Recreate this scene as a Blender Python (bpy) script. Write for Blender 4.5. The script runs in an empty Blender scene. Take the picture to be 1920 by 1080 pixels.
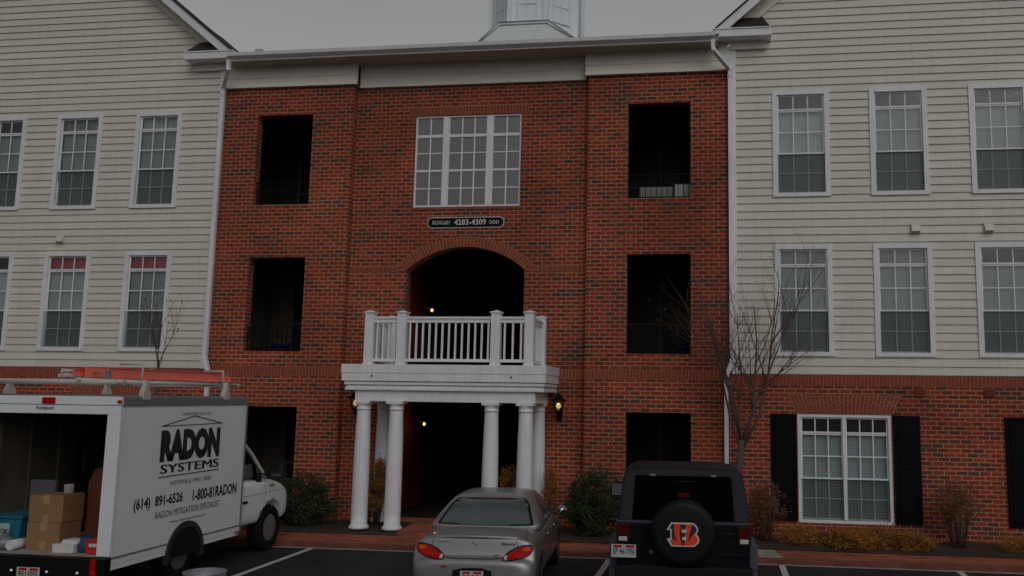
import bpy, bmesh, math, random
from mathutils import Vector, Matrix, noise
from mathutils.bvhtree import BVHTree
R = math.radians
random.seed(7)
C = bpy.context.scene.collection
sc = bpy.context.scene

# ------------------------------------------------------------------ camera
cam_d = bpy.data.cameras.new('camera'); cam = bpy.data.objects.new('camera', cam_d); C.objects.link(cam)
sc.camera = cam
RT = Vector((0.98977016, 0.14198874, 0.01393689)); UP = Vector((0.00526982, -0.13400289, 0.99096693)); FW = Vector((-0.14257372, 0.98075605, 0.13338032))
cam.matrix_world = Matrix(((RT.x, UP.x, -FW.x, 5.1586), (RT.y, UP.y, -FW.y, -17.6755), (RT.z, UP.z, -FW.z, 2.60), (0, 0, 0, 1)))
cam_d.sensor_width = 36; cam_d.lens = 1700.0 * 36 / 1920
cam_d.shift_x = -141.63 / 1920; cam_d.shift_y = -21.95 / 1920
cam_d.clip_start = 0.1; cam_d.clip_end = 2000

# ------------------------------------------------------------------ world, sun, exposure
w = bpy.data.worlds.new('World'); sc.world = w; w.use_nodes = True
nt = w.node_tree; nt.nodes.clear()
SUN_EL, SUN_ROT = R(38), R(155)
sky = nt.nodes.new('ShaderNodeTexSky'); sky.sky_type = 'NISHITA'; sky.sun_disc = False
sky.sun_elevation = SUN_EL; sky.sun_rotation = SUN_ROT; sky.dust_density = 5; sky.ozone_density = 1
hs = nt.nodes.new('ShaderNodeHueSaturation'); hs.inputs['Saturation'].default_value = 0.05
tc = nt.nodes.new('ShaderNodeTexCoord')
dp = nt.nodes.new('ShaderNodeVectorMath'); dp.operation = 'DOT_PRODUCT'; dp.inputs[1].default_value = (0.25, -0.85, 0.46)
mr = nt.nodes.new('ShaderNodeMapRange'); mr.inputs['From Min'].default_value = -0.45; mr.inputs['From Max'].default_value = 0.9
mr.inputs['To Min'].default_value = 3.5; mr.inputs['To Max'].default_value = 1.7
nz = nt.nodes.new('ShaderNodeTexNoise'); nz.inputs['Scale'].default_value = 1.6; nz.inputs['Detail'].default_value = 4
mz = nt.nodes.new('ShaderNodeMapRange'); mz.inputs['To Min'].default_value = 0.74; mz.inputs['To Max'].default_value = 1.26
mm = nt.nodes.new('ShaderNodeMath'); mm.operation = 'MULTIPLY'
vm = nt.nodes.new('ShaderNodeVectorMath'); vm.operation = 'SCALE'
bg = nt.nodes.new('ShaderNodeBackground'); bg.inputs['Strength'].default_value = 0.10
ow = nt.nodes.new('ShaderNodeOutputWorld')
L = nt.links.new
L(sky.outputs[0], hs.inputs['Color']); L(tc.outputs['Generated'], dp.inputs[0]); L(dp.outputs['Value'], mr.inputs['Value'])
L(tc.outputs['Generated'], nz.inputs['Vector']); L(nz.outputs['Fac'], mz.inputs['Value'])
L(mr.outputs[0], mm.inputs[0]); L(mz.outputs[0], mm.inputs[1]); L(hs.outputs[0], vm.inputs[0]); L(mm.outputs[0], vm.inputs['Scale'])
L(vm.outputs[0], bg.inputs['Color']); L(bg.outputs[0], ow.inputs['Surface'])
sd = bpy.data.lights.new('sun', 'SUN'); sd.energy = 0.55; sd.angle = R(45); sd.color = (1, 0.975, 0.94)
so = bpy.data.objects.new('sun', sd); C.objects.link(so)
az = R(150)   # sun azimuth from +Y clockwise: behind the camera, a little to the right
sdir = Vector((math.sin(az) * math.cos(SUN_EL), math.cos(az) * math.cos(SUN_EL), math.sin(SUN_EL)))
so.rotation_euler = (-sdir).to_track_quat('-Z', 'Y').to_euler(); so.location = (0, -20, 30)
sc.view_settings.view_transform = 'Standard'; sc.view_settings.look = 'None'
sc.view_settings.exposure = -2.12; sc.view_settings.gamma = 1; sc.view_settings.use_curve_mapping = False

# ------------------------------------------------------------------ helpers
def tag(o, label=None, cat=None, group=None, kind=None):
    if label: o['label'] = label
    if cat: o['category'] = cat
    if group: o['group'] = group
    if kind: o['kind'] = kind
    return o

def empty(name, label, cat, loc=(0, 0, 0), rz=0, group=None):
    o = bpy.data.objects.new(name, None); C.objects.link(o); o.empty_display_size = .2
    o.location = loc; o.rotation_euler = (0, 0, rz)
    return tag(o, label, cat, group)

class MB:
    def __init__(s): s.v = []; s.f = []; s.sm = []
    def add(s, vs, fs, smooth=False):
        n = len(s.v); s.v += [tuple(p) for p in vs]; s.f += [tuple(n + i for i in f) for f in fs]; s.sm += [smooth] * len(fs); return s
    def quad(s, a, b, c, d): return s.add([a, b, c, d], [(0, 1, 2, 3)])
    def box(s, x0, x1, y0, y1, z0, z1):
        if x0 > x1: x0, x1 = x1, x0
        if y0 > y1: y0, y1 = y1, y0
        if z0 > z1: z0, z1 = z1, z0
        return s.add([(x0, y0, z0), (x1, y0, z0), (x1, y1, z0), (x0, y1, z0), (x0, y0, z1), (x1, y0, z1), (x1, y1, z1), (x0, y1, z1)],
                     [(0, 3, 2, 1), (4, 5, 6, 7), (0, 1, 5, 4), (1, 2, 6, 5), (2, 3, 7, 6), (3, 0, 4, 7)])
    def prism(s, pts, axis, a, b):
        """pts: 2D polygon; extruded along axis from a to b. axis y: pts=(x,z); x: pts=(y,z); z: pts=(x,y)"""
        def P(p, t): return (p[0], t, p[1]) if axis == 'y' else ((t, p[0], p[1]) if axis == 'x' else (p[0], p[1], t))
        n = len(pts); vs = [P(p, a) for p in pts] + [P(p, b) for p in pts]
        fs = [tuple(range(n)), tuple(reversed(range(n, 2 * n)))] + [(i, (i + 1) % n, n + (i + 1) % n, n + i) for i in range(n)]
        return s.add(vs, fs)
    def tube(s, pts, rad, n=8, cap=True, smooth=True):
        pts = [Vector(p) for p in pts]
        if not isinstance(rad, (list, tuple)): rad = [rad] * len(pts)
        vs = []; prev = None
        for i, p in enumerate(pts):
            t = (pts[min(i + 1, len(pts) - 1)] - pts[max(i - 1, 0)]).normalized()
            if prev is None: a = t.orthogonal().normalized()
            else:
                a = prev - t * prev.dot(t)
                a = a.normalized() if a.length > 1e-6 else t.orthogonal().normalized()
            prev = a; b = t.cross(a)
            for k in range(n):
                th = 2 * math.pi * k / n; vs.append(p + (a * math.cos(th) + b * math.sin(th)) * rad[i])
        fs = []
        for i in range(len(pts) - 1):
            for k in range(n): fs.append((i * n + k, i * n + (k + 1) % n, (i + 1) * n + (k + 1) % n, (i + 1) * n + k))
        s.add(vs, fs, smooth)
        if cap:
            m = len(s.v) - len(vs); s.f.append(tuple(m + k for k in reversed(range(n)))); s.f.append(tuple(m + (len(pts) - 1) * n + k for k in range(n))); s.sm += [False, False]
        return s
    def lathe(s, prof, c, axis='z', n=20, smooth=True):
        vs = []
        for (r, h) in prof:
            for k in range(n):
                th = 2 * math.pi * k / n; a, b = r * math.cos(th), r * math.sin(th)
                vs.append({'z': (c[0] + a, c[1] + b, c[2] + h), 'x': (c[0] + h, c[1] + a, c[2] + b), 'y': (c[0] + a, c[1] + h, c[2] + b)}[axis])
        fs = []
        for i in range(len(prof) - 1):
            for k in range(n): fs.append((i * n + k, i * n + (k + 1) % n, (i + 1) * n + (k + 1) % n, (i + 1) * n + k))
        s.add(vs, fs, smooth); m = len(s.v) - len(vs)
        if prof[0][0] > 1e-4: s.f.append(tuple(m + k for k in reversed(range(n)))); s.sm.append(False)
        if prof[-1][0] > 1e-4: s.f.append(tuple(m + (len(prof) - 1) * n + k for k in range(n))); s.sm.append(False)
        return s
    def build(s, name, mat, parent=None, bevel=0, recalc=True, label=None):
        me = bpy.data.meshes.new(name); me.from_pydata(s.v, [], s.f)
        me.polygons.foreach_set('use_smooth', s.sm)
        if recalc:
            bm = bmesh.new(); bm.from_mesh(me); bmesh.ops.recalc_face_normals(bm, faces=bm.faces)
            if bevel:
                bm.edges.ensure_lookup_table()
                es = [e for e in bm.edges if len(e.link_faces) == 2 and e.calc_face_angle(0) > R(35)]
                bmesh.ops.bevel(bm, geom=es, offset=bevel, segments=2, affect='EDGES', profile=.6, clamp_overlap=True)
            bm.to_mesh(me); bm.free()
        me.update()
        uv = me.uv_layers.new(name='uv'); co = me.vertices
        for p in me.polygons:
            nx, ny, nz_ = abs(p.normal.x), abs(p.normal.y), abs(p.normal.z)
            for li in p.loop_indices:
                q = co[me.loops[li].vertex_index].co
                uv.data[li].uv = (q.x, q.z) if ny >= nx and ny >= nz_ else ((q.y, q.z) if nx >= nz_ else (q.x, q.y))
        for m in (mat if isinstance(mat, (list, tuple)) else [mat]): me.materials.append(m)
        o = bpy.data.objects.new(name, me); C.objects.link(o)
        if parent: o.parent = parent
        if label: o['label'] = label
        return o

# ------------------------------------------------------------------ materials
def mat(name, col, rough=.6, metal=0, var=.12, scale=6, bump=0, bscale=40, spec=.5, coat=0, col2=None, streak=0, emis=None):
    m = bpy.data.materials.new(name); m.use_nodes = True; t = m.node_tree; b = t.nodes['Principled BSDF']; k = t.links.new
    b.inputs['Roughness'].default_value = rough; b.inputs['Metallic'].default_value = metal
    b.inputs['Specular IOR Level'].default_value = spec; b.inputs['Coat Weight'].default_value = coat; b.inputs['Coat Roughness'].default_value = .08
    tc = t.nodes.new('ShaderNodeTexCoord')
    n = t.nodes.new('ShaderNodeTexNoise'); n.inputs['Scale'].default_value = scale; n.inputs['Detail'].default_value = 6; n.inputs['Roughness'].default_value = .65
    k(tc.outputs['Object'], n.inputs['Vector'])
    r = t.nodes.new('ShaderNodeValToRGB'); r.color_ramp.elements[0].position = .3; r.color_ramp.elements[1].position = .7
    c2 = col2 or tuple(min(1, c * (1 + var)) for c in col)
    r.color_ramp.elements[0].color = tuple(c * (1 - var) for c in col) + (1,) if not col2 else tuple(col) + (1,)
    r.color_ramp.elements[1].color = tuple(c2) + (1,)
    k(n.outputs['Fac'], r.inputs['Fac']); out = r.outputs['Color']
    if streak:
        mp = t.nodes.new('ShaderNodeMapping'); mp.inputs['Scale'].default_value = (9, 9, .5); k(tc.outputs['Object'], mp.inputs['Vector'])
        n2 = t.nodes.new('ShaderNodeTexNoise'); n2.inputs['Scale'].default_value = 1.5; n2.inputs['Detail'].default_value = 5; k(mp.outputs[0], n2.inputs['Vector'])
        m2 = t.nodes.new('ShaderNodeMapRange'); m2.inputs['From Min'].default_value = .45; m2.inputs['From Max'].default_value = .8
        m2.inputs['To Min'].default_value = 0; m2.inputs['To Max'].default_value = streak; k(n2.outputs['Fac'], m2.inputs['Value'])
        mx = t.nodes.new('ShaderNodeMix'); mx.data_type = 'RGBA'; mx.inputs[7].default_value = tuple(c * .45 for c in col) + (1,)
        k(m2.outputs[0], mx.inputs[0]); k(out, mx.inputs[6]); out = mx.outputs[2]
    k(out, b.inputs['Base Color'])
    rr = t.nodes.new('ShaderNodeMapRange'); rr.inputs['To Min'].default_value = max(0, rough - .08); rr.inputs['To Max'].default_value = min(1, rough + .1)
    k(n.outputs['Fac'], rr.inputs['Value']); k(rr.outputs[0], b.inputs['Roughness'])
    if bump:
        n3 = t.nodes.new('ShaderNodeTexNoise'); n3.inputs['Scale'].default_value = bscale; n3.inputs['Detail'].default_value = 4; k(tc.outputs['Object'], n3.inputs['Vector'])
        bp = t.nodes.new('ShaderNodeBump'); bp.inputs['Strength'].default_value = bump; bp.inputs['Distance'].default_value = .02
        k(n3.outputs['Fac'], bp.inputs['Height']); k(bp.outputs[0], b.inputs['Normal'])
    if emis: b.inputs['Emission Color'].default_value = emis[0] + (1,); b.inputs['Emission Strength'].default_value = emis[1]
    return m

def brick_mat(name, c1, c2, dark, mortar, bw=.203, rh=.081, ms=.011, offset=.5, darkamt=.35):
    m = bpy.data.materials.new(name); m.use_nodes = True; t = m.node_tree; b = t.nodes['Principled BSDF']; k = t.links.new
    tc = t.nodes.new('ShaderNodeTexCoord')
    def br(a, bb, mo):
        n = t.nodes.new('ShaderNodeTexBrick'); n.offset = offset
        n.inputs['Scale'].default_value = 1; n.inputs['Brick Width'].default_value = bw; n.inputs['Row Height'].default_value = rh
        n.inputs['Mortar Size'].default_value = ms / 2; n.inputs['Mortar Smooth'].default_value = .1; n.inputs['Bias'].default_value = 0
        n.inputs['Color1'].default_value = a; n.inputs['Color2'].default_value = bb; n.inputs['Mortar'].default_value = mo
        k(tc.outputs['UV'], n.inputs['Vector']); return n
    A = br(c1 + (1,), c2 + (1,), mortar + (1,))
    B = br((0, 0, 0, 1), (1, 1, 1, 1), (0, 0, 0, 1))
    # groups of darker burnt bricks
    mp = t.nodes.new('ShaderNodeMapping'); mp.inputs['Scale'].default_value = (.8, 3.2, 1); k(tc.outputs['UV'], mp.inputs['Vector'])
    n = t.nodes.new('ShaderNodeTexNoise'); n.inputs['Scale'].default_value = 1.3; n.inputs['Detail'].default_value = 5; k(mp.outputs[0], n.inputs['Vector'])
    ad = t.nodes.new('ShaderNodeMath'); ad.operation = 'MULTIPLY_ADD'; ad.inputs[1].default_value = .24; k(B.outputs['Color'], ad.inputs[0]); k(n.outputs['Fac'], ad.inputs[2])
    th = t.nodes.new('ShaderNodeMapRange'); th.inputs['From Min'].default_value = .62; th.inputs['From Max'].default_value = .80; th.inputs['To Max'].default_value = darkamt * 2; k(ad.outputs[0], th.inputs['Value'])
    mx = t.nodes.new('ShaderNodeMix'); mx.data_type = 'RGBA'; mx.inputs[7].default_value = dark + (1,); k(th.outputs[0], mx.inputs[0]); k(A.outputs['Color'], mx.inputs[6])
    # fine grain and wide weathering
    g = t.nodes.new('ShaderNodeTexNoise'); g.inputs['Scale'].default_value = 35; g.inputs['Detail'].default_value = 3; k(tc.outputs['UV'], g.inputs['Vector'])
    g2 = t.nodes.new('ShaderNodeTexNoise'); g2.inputs['Scale'].default_value = .55; g2.inputs['Detail'].default_value = 3; k(tc.outputs['UV'], g2.inputs['Vector'])
    ga = t.nodes.new('ShaderNodeMapRange'); ga.inputs['To Min'].default_value = .75; ga.inputs['To Max'].default_value = 1.25; k(g.outputs['Fac'], ga.inputs['Value'])
    gb = t.nodes.new('ShaderNodeMapRange'); gb.inputs['From Min'].default_value = .3; gb.inputs['From Max'].default_value = .7; gb.inputs['To Min'].default_value = .70; gb.inputs['To Max'].default_value = 1.22; k(g2.outputs['Fac'], gb.inputs['Value'])
    gm = t.nodes.new('ShaderNodeMath'); gm.operation = 'MULTIPLY'; k(ga.outputs[0], gm.inputs[0]); k(gb.outputs[0], gm.inputs[1])
    vs = t.nodes.new('ShaderNodeVectorMath'); vs.operation = 'SCALE'; k(mx.outputs[2], vs.inputs[0]); k(gm.outputs[0], vs.inputs['Scale'])
    k(vs.outputs[0], b.inputs['Base Color'])
    b.inputs['Roughness'].default_value = .9; b.inputs['Specular IOR Level'].default_value = .2
    inv = t.nodes.new('ShaderNodeMath'); inv.operation = 'SUBTRACT'; inv.inputs[0].default_value = 1; k(A.outputs['Fac'], inv.inputs[1])
    bp = t.nodes.new('ShaderNodeBump'); bp.inputs['Strength'].default_value = .6; bp.inputs['Distance'].default_value = .008; k(inv.outputs[0], bp.inputs['Height']); k(bp.outputs[0], b.inputs['Normal'])
    return m

def glass_mat(name, refl=.1, tint=(.75, .8, .8), rough=.02):
    m = bpy.data.materials.new(name); m.use_nodes = True; t = m.node_tree; t.nodes.clear(); k = t.links.new
    o = t.nodes.new('ShaderNodeOutputMaterial'); mx = t.nodes.new('ShaderNodeMixShader')
    tr = t.nodes.new('ShaderNodeBsdfTransparent'); tr.inputs[0].default_value = tint + (1,)
    gl = t.nodes.new('ShaderNodeBsdfGlossy'); gl.inputs['Roughness'].default_value = rough; gl.inputs['Color'].default_value = (1, 1, 1, 1)
    fr = t.nodes.new('ShaderNodeFresnel'); fr.inputs['IOR'].default_value = 1.45
    ad = t.nodes.new('ShaderNodeMath'); ad.operation = 'ADD'; ad.inputs[1].default_value = refl
    tc = t.nodes.new('ShaderNodeTexCoord'); n = t.nodes.new('ShaderNodeTexNoise'); n.inputs['Scale'].default_value = 1.2; k(tc.outputs['Object'], n.inputs['Vector'])
    bp = t.nodes.new('ShaderNodeBump'); bp.inputs['Strength'].default_value = .12; bp.inputs['Distance'].default_value = .1; k(n.outputs['Fac'], bp.inputs['Height']); k(bp.outputs[0], gl.inputs['Normal'])
    k(fr.outputs[0], ad.inputs[0]); k(ad.outputs[0], mx.inputs[0]); k(tr.outputs[0], mx.inputs[1]); k(gl.outputs[0], mx.inputs[2]); k(mx.outputs[0], o.inputs[0])
    return m

def mix_transp(name, col, alpha):
    m = mat(name, col, .9); t = m.node_tree; k = t.links.new; b = t.nodes['Principled BSDF']; b.inputs['Alpha'].default_value = alpha; return m

def leaf_mat(name, cols, rough=.6):
    m = bpy.data.materials.new(name); m.use_nodes = True; t = m.node_tree; b = t.nodes['Principled BSDF']; k = t.links.new
    tc = t.nodes.new('ShaderNodeTexCoord'); n = t.nodes.new('ShaderNodeTexNoise'); n.inputs['Scale'].default_value = 7; n.inputs['Detail'].default_value = 8; n.inputs['Roughness'].default_value = .8
    k(tc.outputs['Object'], n.inputs['Vector']); r = t.nodes.new('ShaderNodeValToRGB'); cr = r.color_ramp
    cr.elements[0].position = .3; cr.elements[1].position = .7; cr.elements[0].color = cols[0] + (1,); cr.elements[1].color = cols[-1] + (1,)
    for i, c in enumerate(cols[1:-1]): e = cr.elements.new(.3 + .4 * (i + 1) / (len(cols) - 1)); e.color = c + (1,)
    k(n.outputs['Fac'], r.inputs[0]); k(r.outputs[0], b.inputs['Base Color']); b.inputs['Roughness'].default_value = rough; b.inputs['Specular IOR Level'].default_value = .3
    return m

def siding_mat():
    m = mat('siding', (.65, .605, .545), .55, var=.05, scale=2, streak=.16); t = m.node_tree; k = t.links.new; b = t.nodes['Principled BSDF']
    src = b.inputs['Base Color'].links[0].from_socket
    tc = t.nodes.new('ShaderNodeTexCoord'); mp = t.nodes.new('ShaderNodeMapping'); mp.inputs['Location'].default_value = (.7, -3.115, 0); k(tc.outputs['UV'], mp.inputs['Vector'])
    n = t.nodes.new('ShaderNodeTexBrick'); n.offset = .37; n.inputs['Scale'].default_value = 1; n.inputs['Brick Width'].default_value = 3.66; n.inputs['Row Height'].default_value = .1575
    n.inputs['Mortar Size'].default_value = .0022; n.inputs['Color1'].default_value = (.95, .95, .95, 1); n.inputs['Color2'].default_value = (1.04, 1.04, 1.03, 1); n.inputs['Mortar'].default_value = (.6, .58, .55, 1)
    k(mp.outputs[0], n.inputs['Vector']); mx = t.nodes.new('ShaderNodeMix'); mx.data_type = 'RGBA'; mx.blend_type = 'MULTIPLY'; mx.inputs[0].default_value = 1
    k(src, mx.inputs[6]); k(n.outputs['Color'], mx.inputs[7]); k(mx.outputs[2], b.inputs['Base Color']); return m

M = dict(
    brick=brick_mat('brick', (.315, .050, .021), (.165, .032, .017), (.075, .043, .036), (.45, .25, .17), ms=.015, darkamt=.42),
    brick_unit=mat('brick_unit', (.17, .034, .017), .9, var=.5, scale=9, bump=.3, col2=(.36, .075, .03)),
    mortar=mat('mortar', (.30, .18, .125), .95, bump=.3),
    siding=siding_mat(),
    trim=mat('trim', (.75, .75, .78), .45, var=.06, scale=3, streak=.2),
    frieze=mat('frieze', (.78, .75, .67), .5, var=.04, scale=2, streak=.1),
    soffit=mat('soffit', (.42, .36, .26), .6, var=.06),
    shingle=brick_mat('shingle', (.07, .05, .042), (.04, .03, .028), (.03, .026, .026), (.015, .012, .012), .3, .14, .012),
    blackmetal=mat('black_metal', (.005, .005, .006), .6, spec=.1),
    dark=mat('dark_interior', (.028, .022, .018), .9, var=.3, scale=1.5),  # shade of rooms and corridors put into the colour
    darkbrown=mat('shade_brown', (.085, .068, .052), .8, var=.2),  # beige recess walls browned in place of shade; also the truck's brown cabinet
    darkwhite=mat('shaded_trim', (.24, .235, .23), .6),
    shutter=mat('black_shutter', (.004, .0045, .006), .6, spec=.08, var=.2),
    blind=mat('blind', (.66, .71, .72), .6, var=.05),
    curtain=mat('curtain', (.42, .42, .44), .8, var=.25, scale=14),
    redcloth=mat('red_valance', (.80, .10, .14), .8, var=.15),
    glass=glass_mat('window_glass', .06), glass2=glass_mat('large_window_glass', .20, (.5, .5, .52)),
    screen=mix_transp('insect_screen', (.085, .10, .105), .46),
    asphalt=mat('asphalt', (.020, .020, .022), .62, var=.45, scale=1.1, bump=.5, bscale=160, spec=.22),
    paint=mat('road_paint', (.50, .50, .50), .6, var=.3, scale=25),
    grass=mat('ground', (.06, .07, .03), .9, var=.3, scale=.5),
    sidewalk=brick_mat('brick_pavers', (.42, .125, .066), (.34, .10, .055), (.15, .06, .05), (.17, .09, .07), .2, .1, .008),
    curb=mat('curb', (.15, .045, .03), .8, var=.4, scale=5, bump=.4),
    concrete=mat('concrete', (.30, .27, .24), .85, var=.2, scale=5, bump=.3),
    mulch=mat('mulch', (.022, .015, .012), .95, col2=(.06, .035, .022), scale=45, bump=1, bscale=60),
    white=mat('vehicle_white', (.76, .79, .82), .32, var=.03, scale=2, coat=.3, streak=.05),
    offwhite=mat('offwhite', (.50, .48, .44), .5, var=.08),
    inwall=mat('van_inner_wall', (.08, .065, .048), .7, var=.15, scale=3),
    black=mat('black_paint', (.004, .004, .005), .5, spec=.25),
    ink=mat('black_vinyl', (.012, .012, .014), .4), ink2=mat('grey_vinyl', (.04, .04, .045), .5), navy=mat('navy_vinyl', (.03, .04, .12), .5),
    rubber=mat('rubber', (.006, .006, .006), .85, spec=.2, bump=.3), rim=mat('wheel_rim', (.20, .20, .20), .4, .5, var=.15),
    greyseam=mat('grey_trim', (.16, .165, .17), .5), alu=mat('aluminium', (.42, .43, .45), .35, .8, var=.15),
    red=mat('red_lens', (.40, .006, .003), .4, spec=.12, var=.15, scale=20), orange=mat('amber_lens', (.55, .10, .01), .4, spec=.12), clear=mat('clear_lens', (.55, .50, .45), .2, coat=.5),
    ladder=mat('orange_fibreglass', (.92, .20, .14), .5, var=.1), pink=mat('faded_pink', (.55, .38, .36), .6),
    card=mat('cardboard', (.27, .142, .064), .8, var=.08), tape=mat('packing_tape', (.36, .23, .12), .35),
    teal=mat('teal_plastic', (.015, .14, .20), .4), lightteal=mat('pale_label', (.35, .5, .5), .5), bag=mat('clear_bag', (.16, .17, .18), .25, var=.4, scale=30),
    bluegrey=mat('blue_grey_cloth', (.035, .05, .11), .7), redplastic=mat('red_plastic', (.50, .02, .02), .4), hoop=mat('black_hoop', (.004, .004, .004), .7, spec=.08),
    graypanel=mat('grey_panel', (.12, .12, .15), .6), orangebox=mat('orange_case', (.11, .024, .009), .6), paper=mat('white_paper', (.62, .6, .62), .7),
    silver=mat('silver_paint', (.275, .265, .275), .34, .5, var=.03, coat=.35), cargap=mat('panel_gap', (.03, .028, .028), .7),
    carglass=glass_mat('car_glass', .06, (.30, .40, .42)), carblack=mat('car_black', (.005, .005, .005), .5, spec=.25),
    seat=mat('car_seat', (.10, .11, .12), .8), jeep=mat('dark_blue_paint', (.003, .003, .006), .32, coat=.06, spec=.18, var=.1), softtop=mat('matt_black_top', (.009, .0085, .014), .55, spec=.28, bump=.2, bscale=90),
    jeepglass=glass_mat('tinted_glass', .02, (.06, .06, .07)), flare=mat('grey_blue_flare', (.055, .062, .095), .5), tyrecover=mat('tyre_cover', (.005, .005, .007), .5, spec=.22),
    logoorange=mat('orange_print', (.75, .05, .008), .5), logowhite=mat('white_print', (.55, .52, .52), .5),
    chrome=mat('chrome', (.55, .56, .58), .12, 1), archgrey=mat('arch_grey', (.025, .026, .028), .5), darkred=mat('dark_red_lens', (.07, .003, .003), .5, spec=.08), shadebrick=mat('shaded_brick', (.10, .022, .010), .9, spec=.1, var=.3, scale=8), plate=mat('number_plate', (.50, .50, .52), .4),  # brick here is a darkened copy, corridor shade put into its colour
    bark=mat('bark', (.075, .055, .045), .9, var=.3, scale=20, bump=.5), bark2=mat('twig', (.09, .055, .042), .9),
    green=leaf_mat('evergreen_leaves', [(.008, .016, .007), (.02, .036, .011), (.035, .05, .015)]),
    autumn=leaf_mat('autumn_leaves', [(.09, .028, .014), (.17, .055, .02), (.22, .10, .03)]),
    golden=leaf_mat('golden_leaves', [(.05, .06, .012), (.24, .105, .014), (.42, .11, .010)]),
    bronze=leaf_mat('bronze_leaves', [(.06, .026, .018), (.12, .045, .022), (.24, .12, .025)]),
    signface=mat('sign_face', (.008, .008, .006), .6, spec=.1), signtext=mat('sign_text', (.55, .55, .48), .5),
    bulb=mat('bulb', (1, .8, .4), .4, emis=((1.0, .88, .55), 2.2)), lampglass=glass_mat('lamp_glass', .05, (1, .85, .55)),
    bulb2=mat('ceiling_bulb', (1, .8, .5), .4, emis=((1, .72, .40), 1.6)),
    bluetub=mat('blue_plastic', (.006, .03, .12), .5, spec=.2), galv=mat('galvanised', (.30, .31, .33), .45, .5, var=.2), terracotta=mat('terracotta_vent', (.18, .035, .02), .8),
    cupola=mat('cupola_white', (.80, .84, .87), .4, var=.03), flash=mat('flashing', (.42, .43, .44), .5),
)

def wear_asphalt():
    t = M['asphalt'].node_tree; k = t.links.new; b = t.nodes['Principled BSDF']; src = b.inputs['Base Color'].links[0].from_socket
    tc = t.nodes.new('ShaderNodeTexCoord'); v = t.nodes.new('ShaderNodeTexVoronoi'); v.feature = 'DISTANCE_TO_EDGE'; v.inputs['Scale'].default_value = .45
    n = t.nodes.new('ShaderNodeTexNoise'); n.inputs['Scale'].default_value = 2.5; n.inputs['Detail'].default_value = 6; k(tc.outputs['Object'], n.inputs['Vector'])
    mx = t.nodes.new('ShaderNodeMix'); mx.data_type = 'VECTOR'; mx.inputs[0].default_value = .25; k(tc.outputs['Object'], mx.inputs[4]); k(n.outputs['Color'], mx.inputs[5]); k(mx.outputs[1], v.inputs['Vector'])
    r = t.nodes.new('ShaderNodeMapRange'); r.inputs['From Max'].default_value = .008; r.inputs['To Min'].default_value = .35; k(v.outputs['Distance'], r.inputs['Value'])
    g = t.nodes.new('ShaderNodeTexNoise'); g.inputs['Scale'].default_value = 220; g.inputs['Detail'].default_value = 2; k(tc.outputs['Object'], g.inputs['Vector'])
    gr = t.nodes.new('ShaderNodeMapRange'); gr.inputs['From Min'].default_value = .35; gr.inputs['From Max'].default_value = .7; gr.inputs['To Min'].default_value = .6; gr.inputs['To Max'].default_value = 1.9; k(g.outputs['Fac'], gr.inputs['Value'])
    mu = t.nodes.new('ShaderNodeMath'); mu.operation = 'MULTIPLY'; k(r.outputs[0], mu.inputs[0]); k(gr.outputs[0], mu.inputs[1])
    vs = t.nodes.new('ShaderNodeVectorMath'); vs.operation = 'SCALE'; k(src, vs.inputs[0]); k(mu.outputs[0], vs.inputs['Scale']); k(vs.outputs[0], b.inputs['Base Color'])
wear_asphalt()

def text_mb(txt, w_, h_, bold=0, shear=0, space=1):
    cu = bpy.data.curves.new('t', 'FONT'); cu.body = txt; cu.size = 1; cu.offset = bold; cu.shear = shear; cu.space_character = space; cu.resolution_u = 3
    o = bpy.data.objects.new('t', cu); C.objects.link(o)
    dg = bpy.context.evaluated_depsgraph_get(); me = bpy.data.meshes.new_from_object(o.evaluated_get(dg))
    vs = [v.co.copy() for v in me.vertices]; fs = [tuple(p.vertices) for p in me.polygons]
    bpy.data.objects.remove(o); bpy.data.curves.remove(cu); bpy.data.meshes.remove(me)
    x0 = min(v.x for v in vs); x1 = max(v.x for v in vs); y0 = min(v.y for v in vs); y1 = max(v.y for v in vs)
    return [((v.x - x0) / (x1 - x0) * w_, (v.y - y0) / (y1 - y0) * h_) for v in vs], fs

def lettering(txt, org, right, up, w_, h_, mat_, parent, name='lettering', bold=.0, rep=0, **kw):
    vs, fs = text_mb(txt, w_, h_, bold, **kw); o_, r_, u_ = Vector(org), Vector(right), Vector(up); nn = r_.cross(u_)
    m = MB()
    for q in range(3 if rep else 1): m.add([o_ + r_ * (a + rep * (q - 1 if rep else 0)) + u_ * b + nn * (.0003 * q) for a, b in vs], fs)
    return m.build(name, mat_, parent, recalc=False)

# ------------------------------------------------------------------ building
bld = empty('apartment_building', 'three storey apartment building with red brick centre, cream siding wings and white portico', 'building')

def wall_holes(m, x0, x1, z0, z1, y, holes, depth=0, arch=None, top=None):
    """front face at y with rectangular holes (hx0,hx1,hz0,hz1); reveals of given depth."""
    xs = sorted({x0, x1} | {h[0] for h in holes} | {h[1] for h in holes}); zs = sorted({z0, z1} | {h[2] for h in holes} | {h[3] for h in holes})
    for a, b in zip(xs, xs[1:]):
        for c, d in zip(zs, zs[1:]):
            cx, cz = (a + b) / 2, (c + d) / 2
            if any(h[0] < cx < h[1] and h[2] < cz < h[3] for h in holes): continue
            m.quad((a, y, c), (b, y, c), (b, y, d), (a, y, d))
    for h in holes:
        if depth:
            a, b, c, d = h[:4]; Y = y + depth
            m.quad((a, y, c), (a, Y, c), (a, Y, d), (a, y, d)); m.quad((b, y, c), (b, y, d), (b, Y, d), (b, Y, c))
            m.quad((a, y, c), (b, y, c), (b, Y, c), (a, Y, c))
            if len(h) < 5: m.quad((a, y, d), (a, Y, d), (b, Y, d), (b, y, d))

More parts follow.
